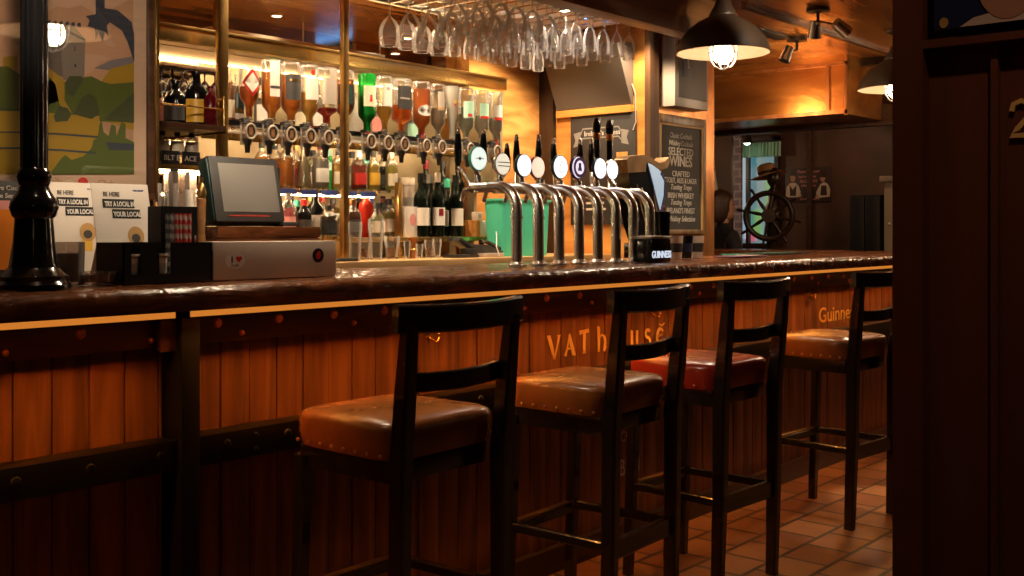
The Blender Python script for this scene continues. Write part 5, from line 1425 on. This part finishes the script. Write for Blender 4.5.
# ---------------------------------------------------------------- pendants
def pendant(label, loc):
    t = thing('pendant_lamp', label, 'pendant lamp', loc, 0, 'pendant lamps over the bar')
    P = [(.215, 0), (.208, .03), (.192, .065), (.160, .105), (.115, .140), (.075, .160), (.060, .170)]
    Q = [(r-.005, z-.002) for r, z in P[::-1]]
    sh = MB().lathe(P, n=44).build('shade', 'lamp_black', t)
    MB().lathe(Q+[(.214, 0)], n=44).build('shade_lining', 'lamp_inside', sh)
    MB().lathe([(.060, .168), (.056, .19), (.040, .215), (.034, .235), (.026, .25), (0, .25)], n=28).build('neck', 'lamp_black', t)
    MB().lathe([(.060, .165), (.063, .168), (.063, .178), (.058, .182)], n=28).build('collar', 'lamp_black', t)
    MB().cyl((0, 0, .248), (0, 0, CZ-loc[2]-.012), .009).build('stem', 'lamp_black', t)
    MB().lathe([(0, 0), (.05, 0), (.05, -.012), (.012, -.03), (0, -.03)], n=24, c=(0, 0, CZ-loc[2]-.002)).build('ceiling_rose', 'lamp_black', t)
    b = MB().lathe([(0, -.052), (.02, -.049), (.038, -.035), (.046, -.010), (.044, .012), (.034, .038), (.024, .06), (.022, .09), (0, .09)], n=24).build('bulb', 'bulb_glow', t)
    mb = MB()
    for k in range(4):
        a = k*PI/4
        pts = [(math.cos(a)*r, math.sin(a)*r, z) for r, z in ((.062, .05), (.064, .0), (.058, -.035), (.04, -.062), (.0, -.078), (-.04, -.062), (-.058, -.035), (-.064, 0), (-.062, .05))]
        mb.tube(pts, .0028, 6)
    mb.tube([(.0635*math.cos(2*PI*i/24), .0635*math.sin(2*PI*i/24), .0) for i in range(24)], .0028, 6, closed=True)
    mb.build('wire_cage', 'steel', t)
    MB().lathe([(.022, .085), (.03, .09), (.03, .165), (0, .165)], n=18).build('lamp_holder', 'lamp_black', t)
    return t
pm = at(723, 46, 2.47)
p1 = pendant('black dome pendant lamp with lit caged bulb beside the menu post', (pm.x, 2.47, at(723, 53, 2.47).z))
ZPN = p1.location.z
p2 = copy_tree(p1); p2.location = (6.10, 2.35, ZPN); p2['label'] = 'farther black dome pendant lamp half hidden behind the near partition'
p3 = pendant('black dome pendant lamp hanging over the bar above the till', (1.99, 2.45, 2.02)); p3.location = (1.99, 2.45, 2.02); p3['label'] = 'black dome pendant lamp over the bar by the till, above the picture edge'
p3['label'] = 'black dome pendant lamp hanging over the bar above the till'

# ---------------------------------------------------------------- ceiling fittings
def downlight(x, y, z, label, drop=0):
    t = thing('ceiling_downlight', label, 'downlight', (x, y, CZ-.001), 0, 'small ceiling downlights')
    zz = z-CZ+.001
    if drop: MB().cyl((0, 0, 0), (0, 0, zz+.03), .005).build('stem', 'brass', t)
    MB().lathe([(0, zz+.03), (.028, zz+.03), (.034, zz), (.028, zz), (.024, zz+.006)], n=24).build('bezel', 'steel', t)
    MB().lathe([(0, zz+.004), (.026, zz+.004)], n=24).build('lit_lens', 'spot_glow', t)
    return t
def spot(name, loc, target, power, size, col=(1, .78, .52), rad_=.03, blend=.5):
    l = bpy.data.lights.new(name, 'SPOT'); l.energy = power; l.spot_size = R(size); l.spot_blend = blend; l.color = col; l.shadow_soft_size = rad_
    o = bpy.data.objects.new(name, l); COL.objects.link(o); o.location = loc
    o.rotation_euler = (Vector(target)-Vector(loc)).to_track_quat('-Z', 'Y').to_euler()
    return o
downlight(3.90, 3.05, 2.26, 'lit downlight on a short stem among the hanging glasses', 1)
DL = [(2.75, 3.62, 'lit ceiling downlight above the till end of the bottles'), (3.5, 3.62, 'lit ceiling downlight above the middle of the bottles'), (4.42, 3.66, 'lit ceiling downlight above the orange wood wall'), (4.75, 3.2, 'lit ceiling downlight in front of the grey sloping panel')]
for (x, y, lab) in DL: downlight(x, y, CZ-.012, lab)

def spot_fitting(loc, label, heads):
    t = thing('ceiling_spotlight', label, 'spotlight', loc, 0, 'chrome ceiling spotlights')
    MB().lathe([(0, 0), (.06, 0), (.06, -.018), (.015, -.022), (.008, -.03), (.008, -.07), (0, -.07)], n=24).build('ceiling_plate', 'lamp_black', t)
    for (dx, dy, dz) in heads:
        d = Vector((dx, dy, dz)).normalized(); c = Vector((dx*.35, dy*.35, -.085))
        h_ = MB().cyl(c-d*.03, c+d*.06, .030, .036).build('lamp_head', 'chrome', t)
        MB().cyl((0, 0, -.068), tuple(c), .007).build('arm', 'chrome', t)
        MB().cyl(tuple(c+d*.0605), tuple(c+d*.062), .028).build('lens', 'dark_glass', h_)
    return t
pA = atz(818, 8, CZ); pB = atz(797, 38, CZ)
spot_fitting((pA.x, pA.y, CZ-.001), 'chrome double spotlight fitting on the copper ceiling, nearer one', [(.12, .1, -.5), (.3, -.2, -.25)])
spot_fitting((pB.x, pB.y, CZ-.001), 'chrome single spotlight hanging by the copper bulkhead', [(-.15, .1, -.4)])
pV = atz(795, 29, CZ)
t = thing('ceiling_vent', 'black slotted vent panel in the copper ceiling', 'vent', (5.75, 2.95, CZ-.001)); 
MB().box(-.25, .15, -.05, .05, -.012, 0, .002).build('frame', 'black', t)
mb = MB()
for k in range(5): mb.box(-.24, .14, -.04+.018*k, -.034+.018*k, -.015, -.012)
mb.build('slats', 'iron', t)
bl = thing('blue_light_strip', 'blue light strip at the end of the rack over the hanging glasses', 'light strip', (RX1+.05, 2.90, 2.345))
MB().box(-.012, 0, 0, .36, -.03, 0, .002).build('diffuser', 'blue_glow', bl); MB().box(0, .006, -.01, .37, -.036, .053).box(-.016, 0, .362, .37, -.05, .053).build('channel', 'steel', bl)
# ---------------------------------------------------------------- the next room
# ship's wheel on a turned post, with a straw hat on the finial
WXp = 8.2
pw = atx(774, 216, WXp)
sw = thing('ships_wheel', 'dark wooden ship wheel on a post seen through the gap beyond the bar', 'ship wheel', (pw.x, pw.y, 0))
hz = pw.z
Mw = Matrix.Translation((-.09, 0, hz)) @ Matrix.Rotation(R(20), 4, 'Z') @ Matrix.Rotation(R(90), 4, 'Y')
mb = MB(); mb.tube([tuple(Mw @ Vector((.190*math.cos(2*PI*i/40), .190*math.sin(2*PI*i/40), 0))) for i in range(40)], .024, 10, closed=True); mb.build('rim', 'dark_wood', sw)
for k in range(8):
    a = 2*PI*k/8+.2
    d = Vector((math.cos(a), math.sin(a), 0))
    pr = [(.04, .012), (.10, .016), (.15, .011), (.21, .013), (.225, .009), (.24, .013), (.262, .011), (.272, .004)]
    MB().tube([tuple(Mw @ (d*q)) for q, r in pr], .01, 8, radii=[r for q, r in pr]).build('spoke', 'dark_wood', sw)
MB().cyl(tuple(Mw @ Vector((0, 0, -.035))), tuple(Mw @ Vector((0, 0, .035))), .058, n=22).cyl(tuple(Mw @ Vector((0, 0, .03))), tuple(Mw @ Vector((0, 0, .05))), .03, .02, n=18).build('hub', 'dark_wood', sw)
top = atx(768, 178, WXp).z
MB().lathe([(0, 0), (.14, 0), (.14, .04), (.09, .07), (.065, .12), (.07, .5), (.05, .55), (.075, .62), (.06, hz-.12), (.075, hz-.05), (.07, hz+.08), (.05, hz+.12), (.045, top-.10), (.03, top-.08), (0, top-.08)], n=24).build('post', 'dark_wood', sw)
MB().lathe([(0, top-.08), (.03, top-.08), (.055, top-.04), (.06, top), (.05, top+.055), (.02, top+.085), (0, top+.09)], n=20).build('finial', 'dark_wood', sw)
ht = atx(763, 170, WXp)
hat = thing('straw_hat', 'brown brimmed straw hat perched on top of the ship wheel post', 'hat', (pw.x-.0, pw.y+.06, top+.03), 0)
Mh = Matrix.Rotation(R(-14), 4, 'X') @ Matrix.Scale(.86, 4)
MB().lathe([(.075, .0), (.082, .045), (.076, .09), (.05, .105), (0, .10)], n=28, M=Mh, sx=1.05, sy=1.1).build('crown', 'straw_hat', hat)
br = []
n = 40; vs = []; fs = []
for j, (r, z) in enumerate(((.075, .0), (.10, -.004), (.14, -.012), (.165, -.016), (.165, -.021), (.14, -.018), (.10, -.010), (.075, -.006))):
    for i in range(n):
        a = 2*PI*i/n; dz = -.35*(r-.075)*abs(math.sin(a))**2 if False else -.25*(r-.075)*math.cos(2*a)*.6
        vs.append((1.05*r*math.cos(a), 1.1*r*math.sin(a), z+dz))
for j in range(7):
    for i in range(n): fs.append((j*n+i, j*n+(i+1) % n, (j+1)*n+(i+1) % n, (j+1)*n+i))
MB().add(vs, fs, Mh).build('brim', 'straw_hat', hat)
MB().lathe([(.0765, .006), (.0835, .030)], n=28, M=Mh, sx=1.05, sy=1.1).build('hat_band', 'brown_hair', hat)

# valance and lamp over the bright window
vl = thing('valance', 'mint cloth valance over the bright window behind the ship wheel', 'valance', (9.40, atx(741, 150, 9.4).y-.26, 1.955))
mb = MB(); vs = []; n = 40
for z in (0, .14):
    for i in range(n+1): vs.append((-.02*math.sin(i*1.9)+.0-.05*(.14-z), -.16+.42*i/n, z))
for z in (.14, 0):
    for i in range(n+1): vs.append((.012-.02*math.sin(i*1.9)-.05*(.14-z), -.16+.42*i/n, z))
fs = []
m = n+1
for j in range(4):
    for i in range(n): fs.append((j*m+i, j*m+i+1, ((j+1) % 4)*m+i+1, ((j+1) % 4)*m+i))
MB().add(vs, fs).build('cloth', 'mint', vl); MB().cyl((.02, -.18, .15), (.02, .28, .15), .012).build('rod', 'dark_wood', vl)
ps = atx(747, 143.5, 9.2)
t = thing('wall_spot', 'small lit lamp above the mint valance', 'lamp', (ps.x, ps.y, ps.z), 0)
MB().lathe([(0, .09), (.03, .09), (.055, .0), (.05, .0), (.03, .08)], n=20).build('shade', 'lamp_black', t)
MB().sphere((0, 0, .02), .036, 14).build('bulb', glow('soft_bulb', (.8, 1.0, .85), 7.0), t)
MB().cyl((0, 0, .09), (0, 0, CZ-ps.z-.002), .008).build('stem', 'lamp_black', t)

# allergen notice with two printed bar staff
sg0, sg1 = atx(784.5, 185, 9.48), atx(830.5, 185, 9.48)
W = sg0.y-sg1.y; zc0 = atx(800, 202, 9.48).z; H = atx(800, 167.5, 9.48).z-zc0
sg = thing('wall_notice', 'dark notice with two printed bar staff on the brown wall', 'sign', (9.499, sg0.y, zc0))
MB().box(-.012, 0, -W, 0, 0, H, .002).build('board', plain('notice_board', (.05, .027, .02), .5), sg)
MS = FACE(-.0125, 0, 0, '-x')
def S_(x, y_): return (x*W, y_*H)
text('notice_text', 'Please ask your', .040, MS @ Matrix.Translation((W*.52, H*.84, 0)), 'pink', sg, sx=.9)
text('notice_text', 'bartender for', .036, MS @ Matrix.Translation((W*.50, H*.70, 0)), 'pink', sg, sx=.9)
text('notice_text', 'ALLERGEN', .040, MS @ Matrix.Translation((W*.52, H*.56, 0)), 'pink', sg, sx=.9)
text('notice_text', 'information', .034, MS @ Matrix.Translation((W*.52, H*.44, 0)), 'pink', sg, sx=.9)
text('notice_text', '& food information', .028, MS @ Matrix.Translation((W*.55, H*.06, 0)), 'pink', sg, sx=.9)
mb = MB(); mb.prism([S_(.02, .14), S_(.34, .14), S_(.35, .30), S_(.31, .46), S_(.24, .56), S_(.12, .56), S_(.04, .44)], MS, .002)
mb.prism([S_(.68, .10), S_(.98, .14), S_(.99, .34), S_(.94, .50), S_(.86, .56), S_(.78, .50), S_(.70, .30)], MS, .002); mb.build('printed_shirts', 'card_white', sg)
mb = MB(); mb.prism([S_(.12, .18), S_(.25, .18), S_(.26, .5), S_(.18, .36), S_(.11, .5)], MS, .003).prism([S_(.78, .18), S_(.92, .18), S_(.91, .46), S_(.80, .46)], MS, .003); mb.build('printed_waistcoats', 'wall_dark', sg)
mb = MB(); mb.prism([S_(*q) for q in disc2(.18, .72, .055, .14, 18)], MS, .002).prism([S_(*q) for q in disc2(.83, .70, .055, .13, 18)], MS, .002).prism([S_(.30, .14), S_(.38, .16), S_(.36, .24)], MS, .003).prism([S_(.66, .13), S_(.74, .12), S_(.72, .22)], MS, .003); mb.build('printed_faces', 'skin', sg)
mb = MB(); mb.prism([S_(*q) for q in arc(.18, .74, .06, .16, 10, 170, 10)], MS, .003).prism([S_(*q) for q in arc(.83, .72, .065, .16, -10, 190, 10)], MS, .003); mb.build('printed_hair', 'brown_hair', sg)

# dark cupboard against the far wall and the pale pilaster
cA, cB = atx(881, 220, 9.2), atx(850, 220, 9.2)
zt5 = atx(865, 195, 9.2).z
cp = thing('tall_cupboard', 'black tall cupboard against the brown far wall', 'cupboard', (9.2, cA.y, 0))
W = cB.y-cA.y
MB().box(0, .29, 0, W, 0, zt5, .006).build('carcass', 'dark_cloth', cp)
for k in range(2):
    d_ = MB().box(-.02, -.001, W*.5*k+.004, W*.5*(k+1)-.004, .08, zt5-.02, .003).build('door', 'black', cp)
    MB().box(-.035, -.02, W*(.46 if k == 0 else .54)-.008, W*(.46 if k == 0 else .54)+.008, .9, 1.06, .003).build('handle', 'charcoal', d_)
pQ, pR = atx(893, 220, 9.0), atx(884, 220, 9.0)
ztp = atx(888, 176, 9.0).z
pt_ = thing('stone_pier', 'pale narrow pier with a small capital by the far cupboard', 'pier', (9.0, pQ.y, 0))
w_ = pR.y-pQ.y
MB().box(0, .16, 0, w_, 0, ztp-.05, .006).build('shaft', 'stone_pale', pt_)
MB().box(-.03, .19, -.03, w_+.03, ztp-.05, ztp, .006).build('capital', 'stone_pale', pt_)
MB().sphere((-.004, w_*.4, atx(888, 224, 9.0).z), .012, 10).build('bell_push', 'white', pt_)

# tan lampshade-like hood at the gap edge
hp = atx(719, 175, 7.9)
t = thing('wall_lamp', 'tan half-cone wall shade just right of the copper post', 'wall lamp', (7.9, hp.y+.12, hp.z-.18))
MB().lathe([(.10, 0), (.098, .02), (.075, .22), (.045, .34), (.0, .35)], n=24).build('shade', 'cream', t)
MB().cyl((0, 0, -.5), (0, 0, .34), .014).lathe([(0, -.52), (.09, -.52), (.09, -.50), (0, -.49)], n=24).build('stand', 'dark_wood', t)
for o in [t]: o.name = 'table_lamp'; o['label'] = 'tan-shaded lamp just right of the copper post'; o['category'] = 'lamp'
tb = thing('side_table', 'small dark round table carrying the tan-shaded lamp', 'table', (7.9, hp.y+.12, 0))
zt6 = hp.z-.18-.522
MB().lathe([(0, zt6-.03), (.20, zt6-.03), (.20, zt6), (0, zt6)], n=28).build('tabletop', 'dark_wood', tb); MB().lathe([(0, 0), (.16, 0), (.15, .03), (.03, .06), (.025, zt6-.03), (0, zt6-.03)], n=24).build('pedestal', 'dark_wood', tb)

# a customer seated in the next room, seen from the side beyond the copper post
def person():
    X = 7.55
    hd_ = atx(722, 206, X)
    t = thing('person', 'brown-haired person in dark clothes sitting beyond the copper post', 'person', (X, hd_.y+.0, 0), R(-120))
    zh = hd_.z                                   # centre of the head
    me = bpy.data.meshes.new('body'); 
    J = {'pelvis': (0, -.02, zh-.70), 'waist': (0, -.01, zh-.52), 'chest': (0, 0, zh-.32), 'neck': (0, .01, zh-.17), 'nk2': (0, .02, zh-.11)}
    V = [J['pelvis'], J['waist'], J['chest'], J['neck'], J['nk2']]
    Rr = [(.15, .12), (.13, .10), (.15, .105), (.055, .055), (.05, .05)]
    E = [(0, 1), (1, 2), (2, 3), (3, 4)]
    for s in (-1, 1):
        k = len(V)
        V += [(s*.16, 0, zh-.24), (s*.21, .02, zh-.42), (s*.17, .22, zh-.52), (s*.14, .30, zh-.50)]
        Rr += [(.065, .065), (.052, .052), (.040, .040), (.030, .022)]
        E += [(2, k), (k, k+1), (k+1, k+2), (k+2, k+3)]
        k = len(V)
        V += [(s*.09, .08, zh-.72), (s*.11, .42, zh-.70), (s*.11, .40, zh-1.10 if zh > 1.3 else .08), (s*.11, .52, zh-1.14 if zh > 1.3 else .05)]
        Rr += [(.095, .095), (.07, .07), (.048, .048), (.035, .03)]
        E += [(0, k), (k, k+1), (k+1, k+2), (k+2, k+3)]
    me.from_pydata(V, E, []); me.materials.append(MATS['dark_cloth'])
    o = bpy.data.objects.new('body', me); COL.objects.link(o); o.parent = t
    m = o.modifiers.new('skin', 'SKIN'); 
    for i, r in enumerate(Rr): me.skin_vertices[0].data[i].radius = r
    me.skin_vertices[0].data[0].use_root = True
    m2 = o.modifiers.new('sub', 'SUBSURF'); m2.levels = 2; m2.render_levels = 2
    # head with face
    mb = MB()
    n = 22; vs = []; fs = []; rows = []
    prof = [(-.115, .012, .02), (-.108, .035, .03), (-.09, .052, .03), (-.06, .064, .018), (-.02, .071, .006), (.02, .074, 0), (.06, .072, -.006), (.09, .058, -.01), (.11, .034, -.012), (.118, .004, -.012)]
    for (z, r, oy) in prof:
        for i in range(n):
            a = 2*PI*i/n
            x = r*math.cos(a); y = r*1.22*math.sin(a)+oy
            if math.sin(a) > .9 and -.035 < z < .03: y += .016 if z < 0 else .006
            vs.append((x, y, zh+z))
    for j in range(len(prof)-1):
        for i in range(n): fs.append((j*n+i, j*n+(i+1) % n, (j+1)*n+(i+1) % n, (j+1)*n+i))
    mb.add(vs, fs)
    mb.sphere((0, .098, zh-.022), .013, 10, (1, 1.2, 1.3))
    for s in (-1, 1): mb.sphere((s*.073, -.005, zh-.01), .02, 10, (.4, .8, 1.4))
    mb.tube([(0, .01, zh-.15), (0, .01, zh-.07)], .045, 14)
    hd2 = mb.build('head', 'skin', t, 80)
    e = MB()
    for s in (-1, 1): e.sphere((s*.030, .082, zh+.010), .009, 8, (1.4, .6, .8))
    e.build('eyes', 'black', hd2); MB().sphere((0, .088, zh-.062), .016, 10, (1.5, .5, .45)).build('mouth', 'pink', hd2)
    h = MB()
    vs = []; fs = []
    pr = [(-.13, .055, -.055), (-.09, .076, -.04), (-.03, .086, -.028), (.03, .088, -.022), (.07, .086, -.018), (.105, .066, -.016), (.128, .030, -.016), (.134, .003, -.016)]
    for (z, r, oy) in pr:
        for i in range(26):
            a = 2*PI*i/26; k = 1+.05*math.sin(i*5.3+z*60)
            y = r*1.15*math.sin(a)*k+oy
            lim = .03+max(0, (z-.05))*1.2
            vs.append((r*math.cos(a)*k, min(y, lim), zh+z))
    for j in range(len(pr)-1):
        for i in range(26): fs.append((j*26+i, j*26+(i+1) % 26, (j+1)*26+(i+1) % 26, (j+1)*26+i))
    fs.append(tuple(range(26))[::-1])
    h.add(vs, fs).build('hair', 'brown_hair', t, 80)
    for s in (-1, 1):
        hnd = MB(); b0 = Vector((s*.135, .32, zh-.498))
        hnd.sphere(tuple(b0), .038, 12, (.9, 1.1, .5))
        for q in range(4):
            fx = b0+Vector(((q-1.5)*.018, .035, 0))
            L_ = (.05, .058, .054, .042)[q]
            hnd.tube([tuple(fx), tuple(fx+Vector((0, L_*.55, -.004))), tuple(fx+Vector((0, L_, -.022)))], .0085, 8)
        hnd.tube([tuple(b0+Vector((-s*.03, .0, 0))), tuple(b0+Vector((-s*.052, .025, -.006))), tuple(b0+Vector((-s*.056, .048, -.018)))], .009, 8)
        hnd.build('hand', 'skin', t, 80)
    # seat carrying the figure
    st = thing('round_stool', 'dark round stool under the person beyond the copper post', 'stool', (t.location.x, t.location.y, 0))
    zs_ = zh-.70-.135
    MB().lathe([(0, zs_-.05), (.17, zs_-.05), (.18, zs_-.02), (.16, zs_), (0, zs_)], n=26).build('seat', 'wine_red', st)
    for k in range(4):
        a = PI/4+PI/2*k
        MB().cyl((.17*math.cos(a), .17*math.sin(a), 0), (.11*math.cos(a), .11*math.sin(a), zs_-.05), .017).build('leg', 'dark_wood', st)
    return t
person()

# ---------------------------------------------------------------- light
def area(name, loc, target, sx, sy, power, col):
    l = bpy.data.lights.new(name, 'AREA'); l.shape = 'RECTANGLE'; l.size = sx; l.size_y = sy; l.energy = power; l.color = col
    o = bpy.data.objects.new(name, l); COL.objects.link(o); o.location = loc
    o.rotation_euler = (Vector(target)-Vector(loc)).to_track_quat('-Z', 'Y').to_euler(); return o
WARM = (1, .74, .46)
spot('downlight_beam', (3.90, 3.05, 2.25), (3.9, 3.05, 0), 12, 140, (1, .82, .62))
for (x, y, lab) in DL:
    spot('downlight_beam', (x, y, CZ-.03), (x, y+.16, 1.2), 60, 125, WARM)
# pendant beams, ceiling spots and added fill over the drinking side of the room
for q_ in (p1, p2, p3):
    spot('pendant_beam', tuple(Vector(q_.location)+Vector((0, 0, -.085))), tuple(Vector(q_.location)+Vector((0, 0, -1))), 24, 150, (1, .80, .55), .05, .35)
for (x, y, e) in ((1.1, 2.0, 9), (2.4, 2.02, 7), (5.1, 2.0, 10)):
    spot('room_spot', (x, y, CZ-.02), (x+.1, y+.06, 0), e, 100, (1, .76, .52))
spot('partition_fill', (.62, .0, 2.36), (1.28, .22, 1.05), 9, 62, (1, .62, .40))  # added spot that brightens the near partition, no lamp stands there
spot('poster_spot', (.75, 1.55, 2.25), (1.45, 3.3, 1.93), 95, 56, (1, .76, .52))
spot('menu_fill', (4.05, 1.75, 2.37), (5.25, 3.3, 1.75), 34, 46, (1, .76, .52))  # added spot that brightens the menu post and grey cabinet
spot('floor_spot', (4.75, 1.60, CZ-.02), (4.90, 1.92, 0), 170, 13, (1, .74, .5), .03, .3)
spot('ceiling_spot_beam', (5.93, 2.93, 2.28), (6.7, 3.75, 2.18), 9, 110, (1, .70, .36))
spot('ceiling_spot_beam', (5.35, 2.46, 2.28), (6.7, 3.2, 2.2), 6, 100, (1, .70, .36))
spot('far_spot', (8.6, 3.9, CZ-.02), (9.4, 4.2, 1.4), 10, 100, (1, .62, .36))

def point(name, loc, e, col=(1, .66, .38), r=.08):
    l = bpy.data.lights.new(name, 'POINT'); l.energy = e; l.color = col; l.shadow_soft_size = r
    o = bpy.data.objects.new(name, l); COL.objects.link(o); o.location = loc; return o
for loc, e in (((-1.6, -2.6, 2.0), 2), ((6.6, -2.2, 2.0), 3), ((8.0, 1.6, 1.9), 28), ((8.4, 5.7, 1.9), 9), ((5.85, 3.55, 2.08), 11), ((6.9, 2.2, 2.1), 9)):
    point('fill_point', loc, e)  # unseen point lights added as fill, no fittings behind them
w = bpy.data.worlds.new('World'); SC.world = w; w.use_nodes = True
w.node_tree.nodes['Background'].inputs[0].default_value = (.30, .15, .08, 1); w.node_tree.nodes['Background'].inputs[1].default_value = .02

flush_text()
cd = bpy.data.cameras.new('camera'); cam = bpy.data.objects.new('camera', cd); COL.objects.link(cam)
cam.location = (0, 0, CAMZ); cam.rotation_euler = (R(90), 0, math.atan2(-DX, DY))
cd.sensor_width = 36; cd.lens = F*36/1024; cd.shift_y = -(288-230)/1024; cd.clip_start = .02
SC.camera = cam
vs_ = SC.view_settings
SC.display_settings.display_device = 'sRGB'
vs_.view_transform = 'Standard'; vs_.look = 'None'; vs_.exposure = 0.0; vs_.gamma = 1; vs_.use_curve_mapping = False
cy = SC.cycles
cy.transparent_max_bounces = 48; cy.max_bounces = 10; cy.diffuse_bounces = 4; cy.glossy_bounces = 5; cy.transmission_bounces = 8
cy.sample_clamp_indirect = 4.0; cy.caustics_reflective = False; cy.caustics_refractive = False; cy.blur_glossy = .5
